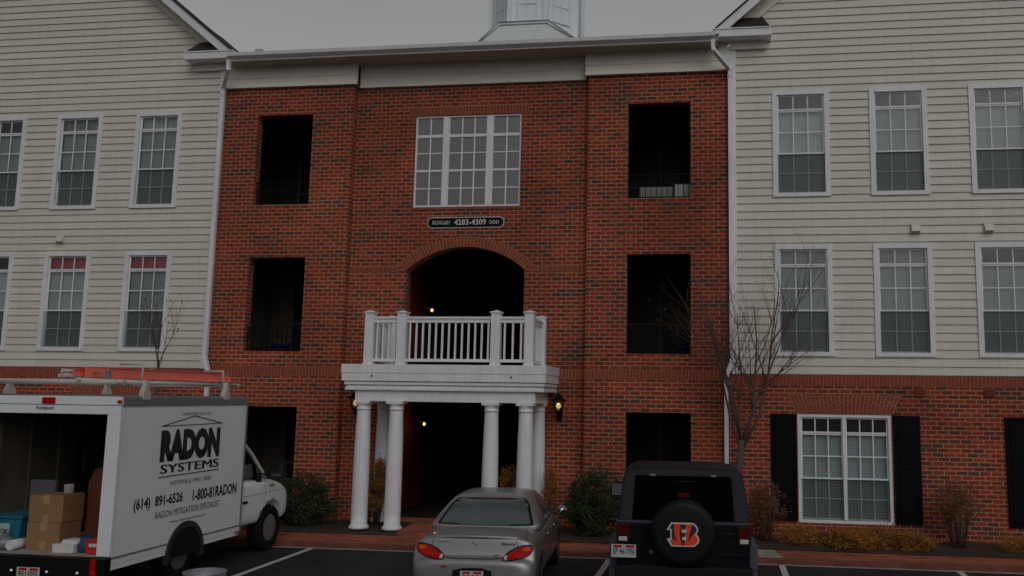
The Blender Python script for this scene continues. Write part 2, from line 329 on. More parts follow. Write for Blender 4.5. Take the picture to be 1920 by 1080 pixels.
FL = 3.09
LO = [(8.528 - i * FL, 6.567 - i * FL) for i in range(3)]; LO[2] = (LO[2][0], .30)
LX = (3.369, 4.623)
holes = []
for s in (-1, 1):
    for (t_, b_) in LO: holes.append((min(s * LX[0], s * LX[1]), max(s * LX[0], s * LX[1]), b_, t_))
# ground floor side windows of the wings (double windows with shutters)
GW = (6.623, 8.33, .375, 2.37)
gh = [(GW[0], GW[1], GW[2], GW[3]), (-GW[1], -GW[0], GW[2], GW[3])]
m = MB()
EX = 5.40; SX = (-2.47, 2.555)
wall_holes(m, -EX, SX[0], 0, 9.60, 0, [h for h in holes if h[0] < 0], .22)
wall_holes(m, SX[1], EX, 0, 9.60, 0, [h for h in holes if h[0] > 0], .22)
# recessed centre, arch opening
YC = .2
AX0, AX1, AZS, AZT = -1.24, 1.26, 5.33, 5.66
def arch_z(x):
    cx = (AX0 + AX1) / 2; hw = (AX1 - AX0) / 2; ris = AZT - AZS
    r_ = (hw * hw + ris * ris) / (2 * ris); return AZT - r_ + math.sqrt(max(0, r_ * r_ - (x - cx) ** 2))
ris = .48; AZS = AZT - ris
ch = [(-1.16, 1.128, 6.50, 8.475), (AX0, AX1, 3.12, AZT, 1), (-1.19, 1.21, 0.1, 2.60)]
wall_holes(m, SX[0], SX[1], 0, 9.60, YC, ch, .14)
N = 24
for i in range(N):
    a = AX0 + (AX1 - AX0) * i / N; b = AX0 + (AX1 - AX0) * (i + 1) / N
    m.quad((a, YC, arch_z(a)), (b, YC, arch_z(b)), (b, YC, AZT), (a, YC, AZT))
    m.quad((a, YC, arch_z(a)), (a, YC + .3, arch_z(a)), (b, YC + .3, arch_z(b)), (b, YC, arch_z(b)))
m.quad((SX[0], 0, 0), (SX[0], YC, 0), (SX[0], YC, 9.6), (SX[0], 0, 9.6)); m.quad((SX[1], 0, 0), (SX[1], 0, 9.6), (SX[1], YC, 9.6), (SX[1], YC, 0))
# wings, brick ground floor
wall_holes(m, EX, 16.6, 0, 3.10, 0, [gh[0]], .10); wall_holes(m, -16.6, -EX, 0, 3.10, 0, [gh[1]], .10)
for s in (-1, 1): m.quad((s * 16.6, 0, 0), (s * 16.6, 9, 0), (s * 16.6, 9, 3.1), (s * 16.6, 0, 3.1))
m.build('brick_wall', M['brick'], bld)

# soldier courses (individual bricks a few mm proud)
def unit(m, c, ax, up, w_, h_, y0, y1):
    c = Vector(c); ax = Vector(ax); up = Vector(up); vs = []
    for y in (y0, y1):
        for a, b in ((-1, -1), (1, -1), (1, 1), (-1, 1)):
            p = c + ax * (a * w_ / 2) + up * (b * h_ / 2); vs.append((p.x, y, p.z))
    m.add(vs, [(0, 1, 2, 3), (7, 6, 5, 4), (0, 4, 5, 1), (1, 5, 6, 2), (2, 6, 7, 3), (3, 7, 4, 0)])
def soldier(x0, x1, z0, z1, y, pitch=.0677, gap=.011, name='soldier_course'):
    m = MB(); n = max(1, round((x1 - x0) / pitch)); p = (x1 - x0) / n
    for i in range(n): unit(m, (x0 + (i + .5) * p, 0, (z0 + z1) / 2), (1, 0, 0), (0, 0, 1), p - gap, z1 - z0 - gap, y - .006, y + .01)
    mb = MB(); mb.quad((x0, y - .003, z0), (x1, y - .003, z0), (x1, y - .003, z1), (x0, y - .003, z1))
    o = m.build(name, M['brick_unit'], bld); mb.build('mortar_bed', M['mortar'], o)
soldier(-EX, SX[0], 2.975, 3.17, 0); soldier(SX[1], EX, 2.975, 3.17, 0); soldier(SX[0], -1.9, 2.975, 3.17, YC); soldier(2.0, SX[1], 2.975, 3.17, YC)
soldier(EX + .02, 16.6, 2.90, 3.09, 0); soldier(-16.6, -EX - .02, 2.90, 3.09, 0)
soldier(SX[0], -1.42, 5.14, 5.24, YC, .105); soldier(1.44, SX[1], 5.14, 5.24, YC, .105)
soldier(-1.30, 1.27, 8.475, 8.66, YC)
soldier(-1.16, 1.128, 6.44, 6.50, YC - .02, .105)
# arch ring of the first floor opening
m = MB(); cx = (AX0 + AX1) / 2; hw = (AX1 - AX0) / 2 + .10; r_ = ((AX1 - AX0) ** 2 / 4 + ris * ris) / (2 * ris); zc = AZT - r_
for (ra, rb) in ((r_ + .0, r_ + .215),):
    amax = math.asin(hw / ((ra + rb) / 2)); n = round(2 * amax * ra / .068)
    for i in range(n):
        a = -amax + 2 * amax * (i + .5) / n; d = Vector((math.sin(a), 0, math.cos(a))); t_ = Vector((math.cos(a), 0, -math.sin(a))); c = Vector((cx, 0, zc)) + d * ((ra + rb) / 2)
        unit(m, c, t_, d, .058, rb - ra - .012, YC - .006, YC + .01)
o = m.build('brick_arch', M['brick_unit'], bld)
mb = MB()
for i in range(24):
    a = -amax + 2 * amax * i / 24; b = -amax + 2 * amax * (i + 1) / 24
    mb.quad(*[(cx + math.sin(q) * rr, YC - .003, zc + math.cos(q) * rr) for q, rr in ((a, r_ + .001), (b, r_ + .001), (b, r_ + .215), (a, r_ + .215))])
mb.build('mortar_bed', M['mortar'], o)
# splayed jack arches over the ground windows
for s in (-1, 1):
    m = MB(); mb = MB(); n = 26
    for i in range(n):
        f = (i + .5) / n; xb = 6.61 + f * 1.74; xt = 6.47 + f * 2.02; zb, zt = 2.385, 2.72
        for (f0, f1) in (((0, .45), (.48, 1)) if i % 2 else ((0, .62), (.65, 1))):
            x_0 = xb + (xt - xb) * f0; x_1 = xb + (xt - xb) * f1; z_0 = zb + (zt - zb) * f0; z_1 = zb + (zt - zb) * f1
            d = Vector((s * (x_1 - x_0), 0, z_1 - z_0)).normalized(); unit(m, (s * (x_0 + x_1) / 2, 0, (z_0 + z_1) / 2), (1, 0, 0), d, .058, z_1 - z_0, -.007, .01)
    mb.quad((s * 6.60, -.003, 2.38), (s * 8.36, -.003, 2.38), (s * 8.50, -.003, 2.725), (s * 6.46, -.003, 2.725))
    o = m.build('jack_arch', M['brick_unit'], bld); mb.build('mortar_bed', M['mortar'], o)

# ---- wing siding
PW = .1575; SZ0 = 3.115
WT = [8.69, 8.69 - FL]; WB = [6.541, 6.541 - FL]
RW = [(6.232, 7.325), (8.082, 9.164), (9.929, 11.01)]; LW = [(6.374, 7.456), (8.262, 9.360), (10.120, 11.20)]
SL = {1: .88, -1: .83}
def wing(s, wins, slope):
    xin, xr = EX + .125, 11.0
    zr0 = 9.66   # height where rake meets wall edge
    hs_ = [(a, b, WB[i], WT[i]) for (a, b) in wins for i in (0, 1)]
    m = MB(); k = 0
    while True:
        z0 = SZ0 + k * PW; z1 = z0 + PW; k += 1
        xa = max(xin, 5.12 + (z1 + .30 - 9.90) / slope) if z1 > 9.3 else xin
        if xa > xr - .1: break
        xb = min(16.48, 2 * xr - xa)
        cuts = sorted({z0, z1} | {h[2] for h in hs_ if z0 < h[2] < z1} | {h[3] for h in hs_ if z0 < h[3] < z1})
        for c, d in zip(cuts, cuts[1:]):
            rs = [(xa, xb)]
            for h in hs_:
                if h[2] < (c + d) / 2 < h[3]:
                    rs = [q for r in rs for q in ((r[0], min(r[1], h[0])), (max(r[0], h[1]), r[1])) if q[1] - q[0] > .001]
            for a, b in rs:
                ya = -.025 + .021 * (c - z0) / PW; yb = -.025 + .021 * (d - z0) / PW
                m.quad((s * a, ya, c), (s * b, ya, c), (s * b, yb, d), (s * a, yb, d))
                if c == z0:
                    m.quad((s * a, ya, c), (s * a, .0, c), (s * b, .0, c), (s * b, ya, c))
                    m.quad((s * a, ya, c), (s * b, ya, c), (s * b, ya, c - .004), (s * a, ya, c - .004))
    m.build('siding', M['siding'], bld)
    # backing wall
    m = MB(); wall_holes(m, EX, 16.6, 3.11, 9.66, .012, hs_, .08) if s > 0 else wall_holes(m, -16.6, -EX, 3.11, 9.66, .012, [(-h[1], -h[0], h[2], h[3]) for h in hs_], .08)
    zp = zr0 + (xr - EX) * slope
    m.add([(s * EX, .012, 9.66), (s * 16.6, .012, 9.66), (s * xr, .012, zp)], [(0, 1, 2)])
    m.quad((s * 16.6, .012, 3.11), (s * 16.6, 9, 3.11), (s * 16.6, 9, 9.66), (s * 16.6, .012, 9.66))
    m.quad((s * EX, .012, 9.0), (s * EX, 9, 9.0), (s * EX, 9, 9.9), (s * EX, .012, 9.9))
    m.build('wing_wall', M['siding'], bld)
    # corner board and band under siding
    for (q0, q1) in ((EX, EX + .125), (16.48, 16.63)): m = MB(); m.box(s * q0, s * q1, -.045, .05, 3.10, 9.62); m.build('corner_board', M['trim'], bld, bevel=.004)
    # rake: roof slab, fascia, soffit, wall frieze
    eave_x = 5.12; ez = 9.90
    top = [(s * eave_x, ez), (s * xr, ez + (xr - eave_x) * slope), (s * (2 * xr - eave_x), ez)]
    t_ = .035
    m = MB(); m.prism([top[0], top[1], top[2], (top[2][0], top[2][1] - t_), (top[1][0], top[1][1] - t_), (top[0][0], top[0][1] - t_)], 'y', -.40, .30)
    lo_ = [(x, z - .55) for x, z in top]; m.prism(lo_ + [(x, z - .1) for x, z in reversed(lo_)], 'y', .301, 9.0)
    m.build('roof', M['shingle'], bld)
    fh = .215
    q = [(x, z - t_ - .002) for x, z in top]
    m = MB(); m.prism([q[0], q[1], q[2], (q[2][0], q[2][1] - fh), (q[1][0], q[1][1] - fh * 1.0), (q[0][0], q[0][1] - fh)], 'y', -.37, -.34)
    m.build('rake_board', M['trim'], bld)
    m = MB(); m.prism([(x, z - fh * .55) for x, z in q] + [(x, z - fh * .55 - .012) for x, z in reversed(q)], 'y', -.34, -.05)
    m.build('soffit', M['frieze'], bld)
    m = MB(); m.prism([(x, z - fh * .6) for x, z in q] + [(x, z - fh * .6 - .30) for x, z in reversed(q)], 'y', -.05, -.035)
    m.build('rake_frieze', M['frieze'], bld)
    # return (boxed eave with little shingled roof)
    m = MB(); x0, x1 = 5.07, 6.22
    m.box(s * x0, s * x1, -.38, -.02, 9.715, 9.88); m.box(s * x0, s * (x1 - .02), -.40, -.36, 9.86, 9.885)
    m.build('eave_return', M['trim'], bld, bevel=.004)
    m = MB(); m.box(s * 5.42, s * 6.14, -.09, -.02, 9.56, 9.715); m.build('return_frieze', M['frieze'], bld)
    m = MB(); a, b = (5.40, 6.20)
    m.add([(s * a, -.37, 9.887), (s * b, -.37, 9.887), (s * (b - .14), -.02, 10.25), (s * (a + .2), -.02, 10.25), (s * b, -.02, 9.887), (s * a, -.02, 9.887)], [(0, 1, 2, 3), (1, 4, 2), (0, 3, 5), (0, 5, 4, 1)])
    m.build('return_roof', M['shingle'], bld)
wing(1, RW, SL[1]); wing(-1, LW, SL[-1])

# ---- windows
def window(x0, x1, z0, z1, y, top_kind='blind', casing=.095, lights=((0, 1, 3),), blind_z=None):
    """sash window: casing, transom row, upper sash, lower sash with screen"""
    W, H = x1 - x0, z1 - z0; m = MB(); c = casing
    yf = y - .045
    m.box(x0, x1, yf, y + .02, z1 - c, z1); m.box(x0 - .0, x1 + .0, yf - .006, y + .02, z0, z0 + c * .8)
    m.box(x0, x0 + c, yf + .002, y + .02, z0 + c * .8, z1 - c); m.box(x1 - c, x1, yf + .002, y + .02, z0 + c * .8, z1 - c)
    gx0, gx1, gz0, gz1 = x0 + c, x1 - c, z0 + c * .8, z1 - c; gh_ = gz1 - gz0
    zt = gz0 + gh_ * .842; zm = gz0 + gh_ * .402
    f = .028
    def sash(a, b, lo, hi, yy, cols, rows, fr=.03, mt=.011):
        m.box(a, b, yy, yy + .03, lo, lo + fr); m.box(a, b, yy, yy + .03, hi - fr, hi); m.box(a, a + fr, yy + .001, yy + .029, lo + fr, hi - fr); m.box(b - fr, b, yy + .001, yy + .029, lo + fr, hi - fr)
        for i in range(1, cols): xx = a + fr + (b - a - 2 * fr) * i / cols; m.box(xx - mt, xx + mt, yy + .004, yy + .024, lo + fr, hi - fr)
        for i in range(1, rows): zz = lo + fr + (hi - lo - 2 * fr) * i / rows; m.box(a + fr, b - fr, yy + .006, yy + .022, zz - mt, zz + mt)
    nl = len(lights)
    for (la, lb, cols) in lights:
        a = gx0 + (gx1 - gx0) * la; b = gx0 + (gx1 - gx0) * lb
        sash(a, b, zt, gz1, y - .002, cols, 1); sash(a, b, zm - .015, zt - .002, y + .008, cols, 2); sash(a, b, gz0, zm + .015, y + .040, cols, 2)
    o = m.build('window', M['trim'], bld)
    MB().quad((gx0, y + .012, zt), (gx1, y + .012, zt), (gx1, y + .012, gz1), (gx0, y + .012, gz1)).quad((gx0, y + .022, zm), (gx1, y + .022, zm), (gx1, y + .022, zt), (gx0, y + .022, zt)).quad((gx0, y + .054, gz0), (gx1, y + .054, gz0), (gx1, y + .054, zm), (gx0, y + .054, zm)).build('pane', M['glass'], o)
    MB().quad((gx0, y + .034, gz0), (gx1, y + .034, gz0), (gx1, y + .034, zm - .01), (gx0, y + .034, zm - .01)).build('insect_screen', M['screen'], o)
    # blind: slats
    bt = zt - .01 if top_kind != 'blind' else gz1; mb = MB(); z = gz0 + .01
    while z < bt: mb.quad((gx0, y + .105, z), (gx1, y + .105, z), (gx1, y + .085, z + .048), (gx0, y + .085, z + .048)); z += .05
    mb.build('blind', M['blind'], o, recalc=False)
    if top_kind in ('red', 'curtain'):
        mb = MB(); n = 40; a0 = gx0 if top_kind != 'redpart' else gx0
        for i in range(n):
            a = gx0 + (gx1 - gx0) * i / n; b = gx0 + (gx1 - gx0) * (i + 1) / n
            mb.quad((a, y + .10 + .012 * math.sin(i * 1.3), zt - .02), (b, y + .10 + .012 * math.sin(i * 1.3 + 1.3), zt - .02), (b, y + .10 + .012 * math.sin(i * 1.3 + 1.3), gz1), (a, y + .10 + .012 * math.sin(i * 1.3), gz1))
        mb.build('valance', M['redcloth'] if top_kind == 'red' else M['curtain'], o, recalc=False)
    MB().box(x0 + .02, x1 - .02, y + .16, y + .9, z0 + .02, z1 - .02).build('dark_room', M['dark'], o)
    return o
for i, (a, b) in enumerate(RW):
    window(a, b, WB[0], WT[0], 0, 'open'); window(a, b, WB[1], WT[1], 0, 'curtain' if i < 2 else 'open')
for i, (a, b) in enumerate(LW):
    window(-b, -a, WB[0], WT[0], 0, 'curtain' if i < 2 else 'open'); window(-b, -a, WB[1], WT[1], 0, 'red' if i < 2 else 'open')
for s in (-1, 1):
    a, b = sorted((s * GW[0], s * GW[1])); window(a, b, GW[2], GW[3], .06, 'open', casing=.06, lights=((0, .487, 3), (.513, 1, 3)))
    m = MB(); m.box((a + b) / 2 - .03, (a + b) / 2 + .03, .02, .09, GW[2] + .06, GW[3] - .06); m.build('mullion', M['trim'], bld)
# shutters
def shutter(x0, x1, z0, z1):
    m = MB(); m.box(x0, x1, -.035, -.002, z0, z1)
    zm = z0 + (z1 - z0) * .48
    for (lo, hi) in ((z0 + .09, zm - .05), (zm + .05, z1 - .09)):
        m.box(x0 + .08, x1 - .08, -.05, -.034, lo, hi)
        m.box(x0, x1, -.046, -.034, hi + .03, hi + .085); 
    m.box(x0, x0 + .05, -.047, -.034, z0, z1); m.box(x1 - .05, x1, -.047, -.034, z0, z1)
    m.build('shutter', M['shutter'], bld, bevel=.004)
for (a, b) in ((6.13, 6.60), (8.36, 8.83), (10.32, 10.79)): shutter(a, b, .40, 2.36); shutter(-b, -a, .40, 2.36)

# centre window
x0, x1, z0, z1, y = -1.155, 1.125, 6.505, 8.47, YC + .06
rows = [z1 - .03, 8.04, 7.668, 7.29, 6.91, z0 + .02]
m = MB(); m.box(x0, x1, y - .03, y + .05, z1 - .035, z1); m.box(x0, x1, y - .035, y + .05, z0, z0 + .04)
m.box(x0, x0 + .035, y - .028, y + .05, z0 + .04, z1 - .035); m.box(x1 - .035, x1, y - .028, y + .05, z0 + .04, z1 - .035)
mx_ = [(-.555, -.415), (.385, .53)]
for a, b in mx_: m.box(a, b, y - .04, y + .05, z0 + .04, z1 - .035)
cols = [(x0 + .035, mx_[0][0], 2), (mx_[0][1], mx_[1][0], 3), (mx_[1][1], x1 - .035, 2)]
for a, b, n in cols:
    for i in range(1, n): xx = a + (b - a) * i / n; m.box(xx - .013, xx + .013, y - .008, y + .02, z0 + .04, z1 - .035)
    for zz, tk in ((rows[1], .032), (rows[2], .012), (rows[3], .022), (rows[4], .012)): m.box(a, b, y - .012 if tk > .02 else y - .006, y + .022, zz - tk, zz + tk)
o = m.build('large_window', M['trim'], bld)
MB().quad((x0, y + .012, z0), (x1, y + .012, z0), (x1, y + .012, z1), (x0, y + .012, z1)).build('pane', M['glass2'], o)
MB().box(x0 - .1, x1 + .1, y + .10, y + 1.6, z0 - .1, z1 + .1).build('pale_stairwell', M['darkwhite'], o)  # unlit box; its pale colour stands in for light behind the pane

# ---- loggias: dark rooms, doors, railings
for s in (-1, 1):
    for fi, (t_, b_) in enumerate(LO):
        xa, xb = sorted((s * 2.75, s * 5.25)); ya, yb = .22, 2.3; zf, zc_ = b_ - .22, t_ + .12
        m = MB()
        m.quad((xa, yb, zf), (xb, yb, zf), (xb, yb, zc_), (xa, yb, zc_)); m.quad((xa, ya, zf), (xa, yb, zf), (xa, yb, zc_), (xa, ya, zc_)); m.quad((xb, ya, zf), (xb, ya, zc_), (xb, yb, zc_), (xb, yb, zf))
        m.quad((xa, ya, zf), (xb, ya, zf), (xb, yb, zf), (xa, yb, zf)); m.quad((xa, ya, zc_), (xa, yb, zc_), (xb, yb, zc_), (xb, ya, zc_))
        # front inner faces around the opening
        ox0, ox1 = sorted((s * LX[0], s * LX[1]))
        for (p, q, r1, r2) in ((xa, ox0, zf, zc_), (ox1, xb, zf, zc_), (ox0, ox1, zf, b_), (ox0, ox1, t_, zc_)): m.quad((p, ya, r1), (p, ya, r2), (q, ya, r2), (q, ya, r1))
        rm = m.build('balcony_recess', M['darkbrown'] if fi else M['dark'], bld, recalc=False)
        # patio door with frame in the back wall
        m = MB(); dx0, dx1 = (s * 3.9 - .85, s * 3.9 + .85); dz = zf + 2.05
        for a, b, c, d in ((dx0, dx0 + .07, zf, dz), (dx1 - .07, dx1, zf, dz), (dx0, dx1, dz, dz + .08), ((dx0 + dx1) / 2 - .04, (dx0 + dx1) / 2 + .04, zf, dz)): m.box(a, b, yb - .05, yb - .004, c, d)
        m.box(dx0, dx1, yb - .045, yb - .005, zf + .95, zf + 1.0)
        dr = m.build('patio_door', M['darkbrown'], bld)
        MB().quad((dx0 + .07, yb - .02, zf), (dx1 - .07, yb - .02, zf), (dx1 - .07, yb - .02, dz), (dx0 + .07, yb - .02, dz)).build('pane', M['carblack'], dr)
        if fi < 2:
            m = MB(); y = .10
            for zz in (b_ + .50, b_ + .315): m.box(ox0, ox1, y - .016, y + .016, zz - .013, zz + .013)
            m.box(ox0, ox1, y - .014, y + .014, b_ + .03, b_ + .05)
            n = 11
            for i in range(n + 1):
                xx = ox0 + .03 + (ox1 - ox0 - .06) * i / n; m.box(xx - .007, xx + .007, y - .007, y + .007, b_ + .01, b_ + .50)
            m.build('railing', M['blackmetal'], bld)
# items on balconies
o = MB().box(4.30, 4.70, .42, .80, 6.345, 6.93).box(4.29, 4.71, .41, .81, 6.93, 6.96).build('storage_cabinet', M['paper'], None, bevel=.01); 
tag(o, 'pale cabinet behind the railing of the top right balcony', 'cabinet')
o = MB().box(3.56, 4.27, .60, .64, 6.345, 6.93).build('privacy_panel', M['darkwhite'], None); 
for i in range(0): pass
tag(o, 'low grey panel left of the pale cabinet on the top right balcony', 'panel')
m = MB(); m.lathe([(.17, 0), (.20, .36), (.215, .37), (.215, .40), (.195, .40), (.165, .02)], (-4.12, .62, 3.28)); o = m.build('plastic_tub', M['bluetub']); tag(o, 'blue plastic tub on the middle left balcony', 'tub')
m = MB(); m.lathe([(.10, 0), (.14, .33), (.15, .34), (.15, .37), (.13, .37), (.1, .03)], (4.47, .62, 3.28)); o = m.build('flower_pot', M['bluetub']); tag(o, 'dark blue pot with bare stalks on the middle right balcony', 'plant pot')
m = MB()
for i in range(6): m.tube([(4.47, .62, 3.5), (4.47 + random.uniform(-.3, .05), .6 + random.uniform(-.1, .1), 4.0 + random.uniform(-.1, .25))], [.006, .003], 5)
m.build('stalks', M['bark2'], o)

# ---- breezeway behind arch and entry
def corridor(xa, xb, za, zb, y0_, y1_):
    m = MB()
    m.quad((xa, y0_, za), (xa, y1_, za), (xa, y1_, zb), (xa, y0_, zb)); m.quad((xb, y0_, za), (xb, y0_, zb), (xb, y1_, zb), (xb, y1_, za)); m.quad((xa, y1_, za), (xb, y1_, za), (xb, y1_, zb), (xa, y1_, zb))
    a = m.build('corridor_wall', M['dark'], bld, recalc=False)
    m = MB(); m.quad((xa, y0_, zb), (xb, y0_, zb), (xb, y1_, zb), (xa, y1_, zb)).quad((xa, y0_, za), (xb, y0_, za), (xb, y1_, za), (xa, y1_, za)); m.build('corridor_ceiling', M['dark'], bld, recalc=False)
    m = MB(); m.box(xa + .02, xa + .05, .6, 2.6, za + .05, zb - .05); m.build('corridor_pier', M['shadebrick'], bld)  # brick facing that takes the bulb's glow; shade put into its colour
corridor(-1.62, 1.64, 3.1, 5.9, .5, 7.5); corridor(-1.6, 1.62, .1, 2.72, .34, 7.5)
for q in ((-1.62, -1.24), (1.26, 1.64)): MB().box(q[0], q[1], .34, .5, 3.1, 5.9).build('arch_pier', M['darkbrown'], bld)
def sconce(x, y, z, label):
    o = empty('breezeway_lamp', label, 'lamp', (x, y, z), group='breezeway lamps')
    m = MB(); m.lathe([(0, .042), (.024, .032), (.036, 0), (.024, -.032), (0, -.042)], (0, 0, 0), n=12); m.build('bulb', M['bulb2'], o)
    m = MB(); m.box(-.16, -.045, -.02, .02, .03, .06); m.lathe([(.05, .06), (.02, .09)], (0, 0, 0), n=10); m.build('bracket', M['blackmetal'], o)
    l = bpy.data.lights.new('lamp_light', 'POINT'); l.energy = 5.5; l.color = (1, .5, .22); l.shadow_soft_size = .05; lo_ = bpy.data.objects.new('lamp_light', l); C.objects.link(lo_); lo_.parent = o; lo_.location = (-.04, -.1, 0)
sconce(-1.07, 1.5, 4.47, 'small lit bulb inside the dark arch above the white balcony'); sconce(-1.15, 1.5, 2.0, 'lit bulb with orange glow in the dark entrance behind the columns')

# ---- eaves of the centre: frieze, soffit, gutter, roof
m = MB()
for (a, b, y, dz) in ((-EX, SX[0] + .06, 0, 0), (SX[1] - .06, EX, 0, 0), (SX[0] + .06, SX[1] - .06, YC, -.02)):
    m.box(a, b, y - .07, y + .02, 9.345, 9.62); m.box(a, b, y - .055, y + .02, 9.14 + dz, 9.345)
    m.box(a, b, y - .085, y, 9.14 + dz - .004, 9.165 + dz)
m.build('frieze_board', M['frieze'], bld)
MB().box(-5.2, 5.2, -.50, .30, 9.60, 9.615).build('soffit', M['soffit'], bld)
m = MB(); m.prism([(-.50, 9.60), (-.60, 9.66), (-.615, 9.73), (-.60, 9.735), (-.57, 9.70), (-.50, 9.72)], 'x', -5.10, 5.14); m.box(-5.10, 5.14, -.50, -.46, 9.585, 9.72)
m.build('gutter', M['trim'], bld)
m = MB(); m.add([(-5.2, -.52, 9.72), (5.2, -.52, 9.72), (5.2, 6, 11.9), (-5.2, 6, 11.9)], [(0, 1, 2, 3)]).add([(-5.2, 12, 9.7), (5.2, 12, 9.7), (5.2, 6, 11.9), (-5.2, 6, 11.9)], [(0, 1, 2, 3)]); m.build('roof', M['shingle'], bld)
# downspouts
for s in (-1, 1):
    m = MB(); xg, xw = s * 5.08, s * 5.41
    pts = [(xg, -.52, 9.60), (xg + s * .01, -.50, 9.40), (xw, -.10, 9.14), (xw, -.09, 9.0), (xw, -.09, 3.32), (xw - s * .10, -.13, 3.08), (xw - s * .11, -.12, 2.9), (xw - s * .11, -.10, .1)]
    for p, q in zip(pts, pts[1:]):
        d = Vector(q) - Vector(p); n = 4
        m.tube([p, q], .055, 4, smooth=False)
    for p in pts[1:-1]: m.lathe([(0, .05), (.05, .03), (.05, -.03), (0, -.05)], p, n=8)
    m.build('downspout', M['trim'], bld)

# vents
for (x, z) in ((-9.02, 5.88), (8.87, 5.88), (10.19, 5.875)):
    m = MB(); m.box(x - .09, x + .09, -.05, -.0, z - .09, z + .10); m.add([(x - .075, -.05, z + .08), (x + .075, -.05, z + .08), (x + .075, -.12, z - .06), (x - .075, -.12, z - .06), (x - .075, -.05, z - .08), (x + .075, -.05, z - .08)], [(0, 1, 2, 3), (3, 2, 5, 4), (0, 3, 4), (1, 5, 2), (0, 4, 5, 1)])
    m.build('vent_hood', M['siding'], bld)
for (x, z) in ((8.855, 2.785), (10.08, 2.79)):
    m = MB(); m.box(x - .09, x + .09, -.03, 0, z - .07, z + .07)
    for i in range(3): m.box(x - .08, x + .08, -.045, -.03, z - .05 + i * .045, z - .03 + i * .045)
    m.build('vent_cover', M['terracotta'], bld)

# ---- portico
pf = MB(); X0, X1, YF = -1.945, 2.02, -1.20
pf.box(X0, X1, YF, YC, 3.02, 3.185); pf.box(X0 + .01, X1 - .01, YF + .01, YC, 2.87, 3.012); pf.box(X0 + .06, X1 - .03, YF + .04, YC, 2.80, 2.86); pf.box(X0 + .09, X1 - .06, YF + .07, YC, 2.745, 2.79)
pf.box(X0 + .015, X1 - .015, YF + .015, YC, 3.005, 3.03); pf.box(X0 + .07, X1 - .04, YF + .05, YC, 2.70, 2.75)
# architrave beams
ax0, ax1, ay = -1.69, 1.80, YF + .12
pf.box(ax0, ax1, ay, ay + .22, 2.49, 2.70); pf.box(ax0, ax0 + .24, ay + .22, YC, 2.492, 2.70); pf.box(ax1 - .24, ax1, ay + .22, YC, 2.492, 2.70); pf.box(ax0 + .24, ax1 - .24, ay + .22, YC, 2.66, 2.70)
por = pf.build('portico', M['trim'], bld, bevel=.006)
cy = ay + .11
def column(x, y, z0=.12):
    m = MB(); h = 2.49
    prof = [(.150, z0 + .09), (.154, z0 + .3), (.151, 1.2), (.142, 1.8), (.128, 2.30), (.128, 2.33), (.141, 2.335), (.141, 2.355), (.130, 2.36), (.130, 2.40), (.148, 2.43), (.152, 2.445)]
    m.lathe([(.175, z0), (.19, z0 + .02), (.19, z0 + .045), (.172, z0 + .06), (.164, z0 + .075), (.154, z0 + .09)] + prof, (x, y, 0), n=28)
    m.box(x - .158, x + .158, y - .158, y + .158, 2.445, h - .001); m.build('column', M['trim'], por)
for x in (-1.545, -.895, .955, 1.61): column(x, cy)
for x in (-1.525, 1.64): column(x, YC - .17 + .02)
for x in (-1.335, 1.365): MB().lathe([(.018, 0), (.018, .01)], (x, YF - .005, 2.965), axis='y', n=10).build('drain_hole', M['carblack'], por)
# balcony railing on the portico
def post(x, y, z0=3.185, z1=4.17, w_=.086):
    m = MB(); m.box(x - w_, x + w_, y - w_, y + w_, z0, z1); m.box(x - w_ - .012, x + w_ + .012, y - w_ - .012, y + w_ + .012, z0, z0 + .02)
    m.box(x - w_ - .022, x + w_ + .022, y - w_ - .022, y + w_ + .022, z1, z1 + .022)
    a = w_ + .012; m.add([(x - a, y - a, z1 + .022), (x + a, y - a, z1 + .022), (x + a, y + a, z1 + .022), (x - a, y + a, z1 + .022), (x, y, z1 + .06)], [(0, 1, 4), (1, 2, 4), (2, 3, 4), (3, 0, 4), (3, 2, 1, 0)])
    m.build('post', M['trim'], por)
PX = [-1.458, -.815, 1.02, 1.665]; PYF = YF + .16
for x in PX: post(x, PYF)
for x in (PX[0], PX[3]): post(x, YC - .10)
def rail(p, q, n, axis):
    a, b = p, q
    for nm, parts in (('top_rail', ((4.06, 4.10, .055), (3.985, 4.06, .030))), ('bottom_rail', ((3.245, 3.30, .030),))):
        m = MB()
        for lo, hi, hw in parts:
            if axis == 'x': m.box(a[0], b[0], a[1] - hw, a[1] + hw, lo, hi)
            else: m.box(a[0] - hw, a[0] + hw, a[1], b[1], lo, hi)
        m.build(nm, M['trim'], por)
    for i in range(n):
        t_ = (i + .5) / n; x = a[0] + (b[0] - a[0]) * t_; y = a[1] + (b[1] - a[1]) * t_
        m = MB(); m.box(x - .017, x + .017, y - .017, y + .017, 3.29, 3.995)
        m.build('baluster', M['trim'], por)
rail((PX[0] + .086, PYF), (PX[1] - .086, PYF), 4, 'x'); rail((PX[1] + .086, PYF), (PX[2] - .086, PYF), 13, 'x'); rail((PX[2] + .086, PYF), (PX[3] - .086, PYF), 3, 'x')
for x in (PX[0], PX[3]): rail((x, PYF + .086), (x, YC - .186), 6, 'y')

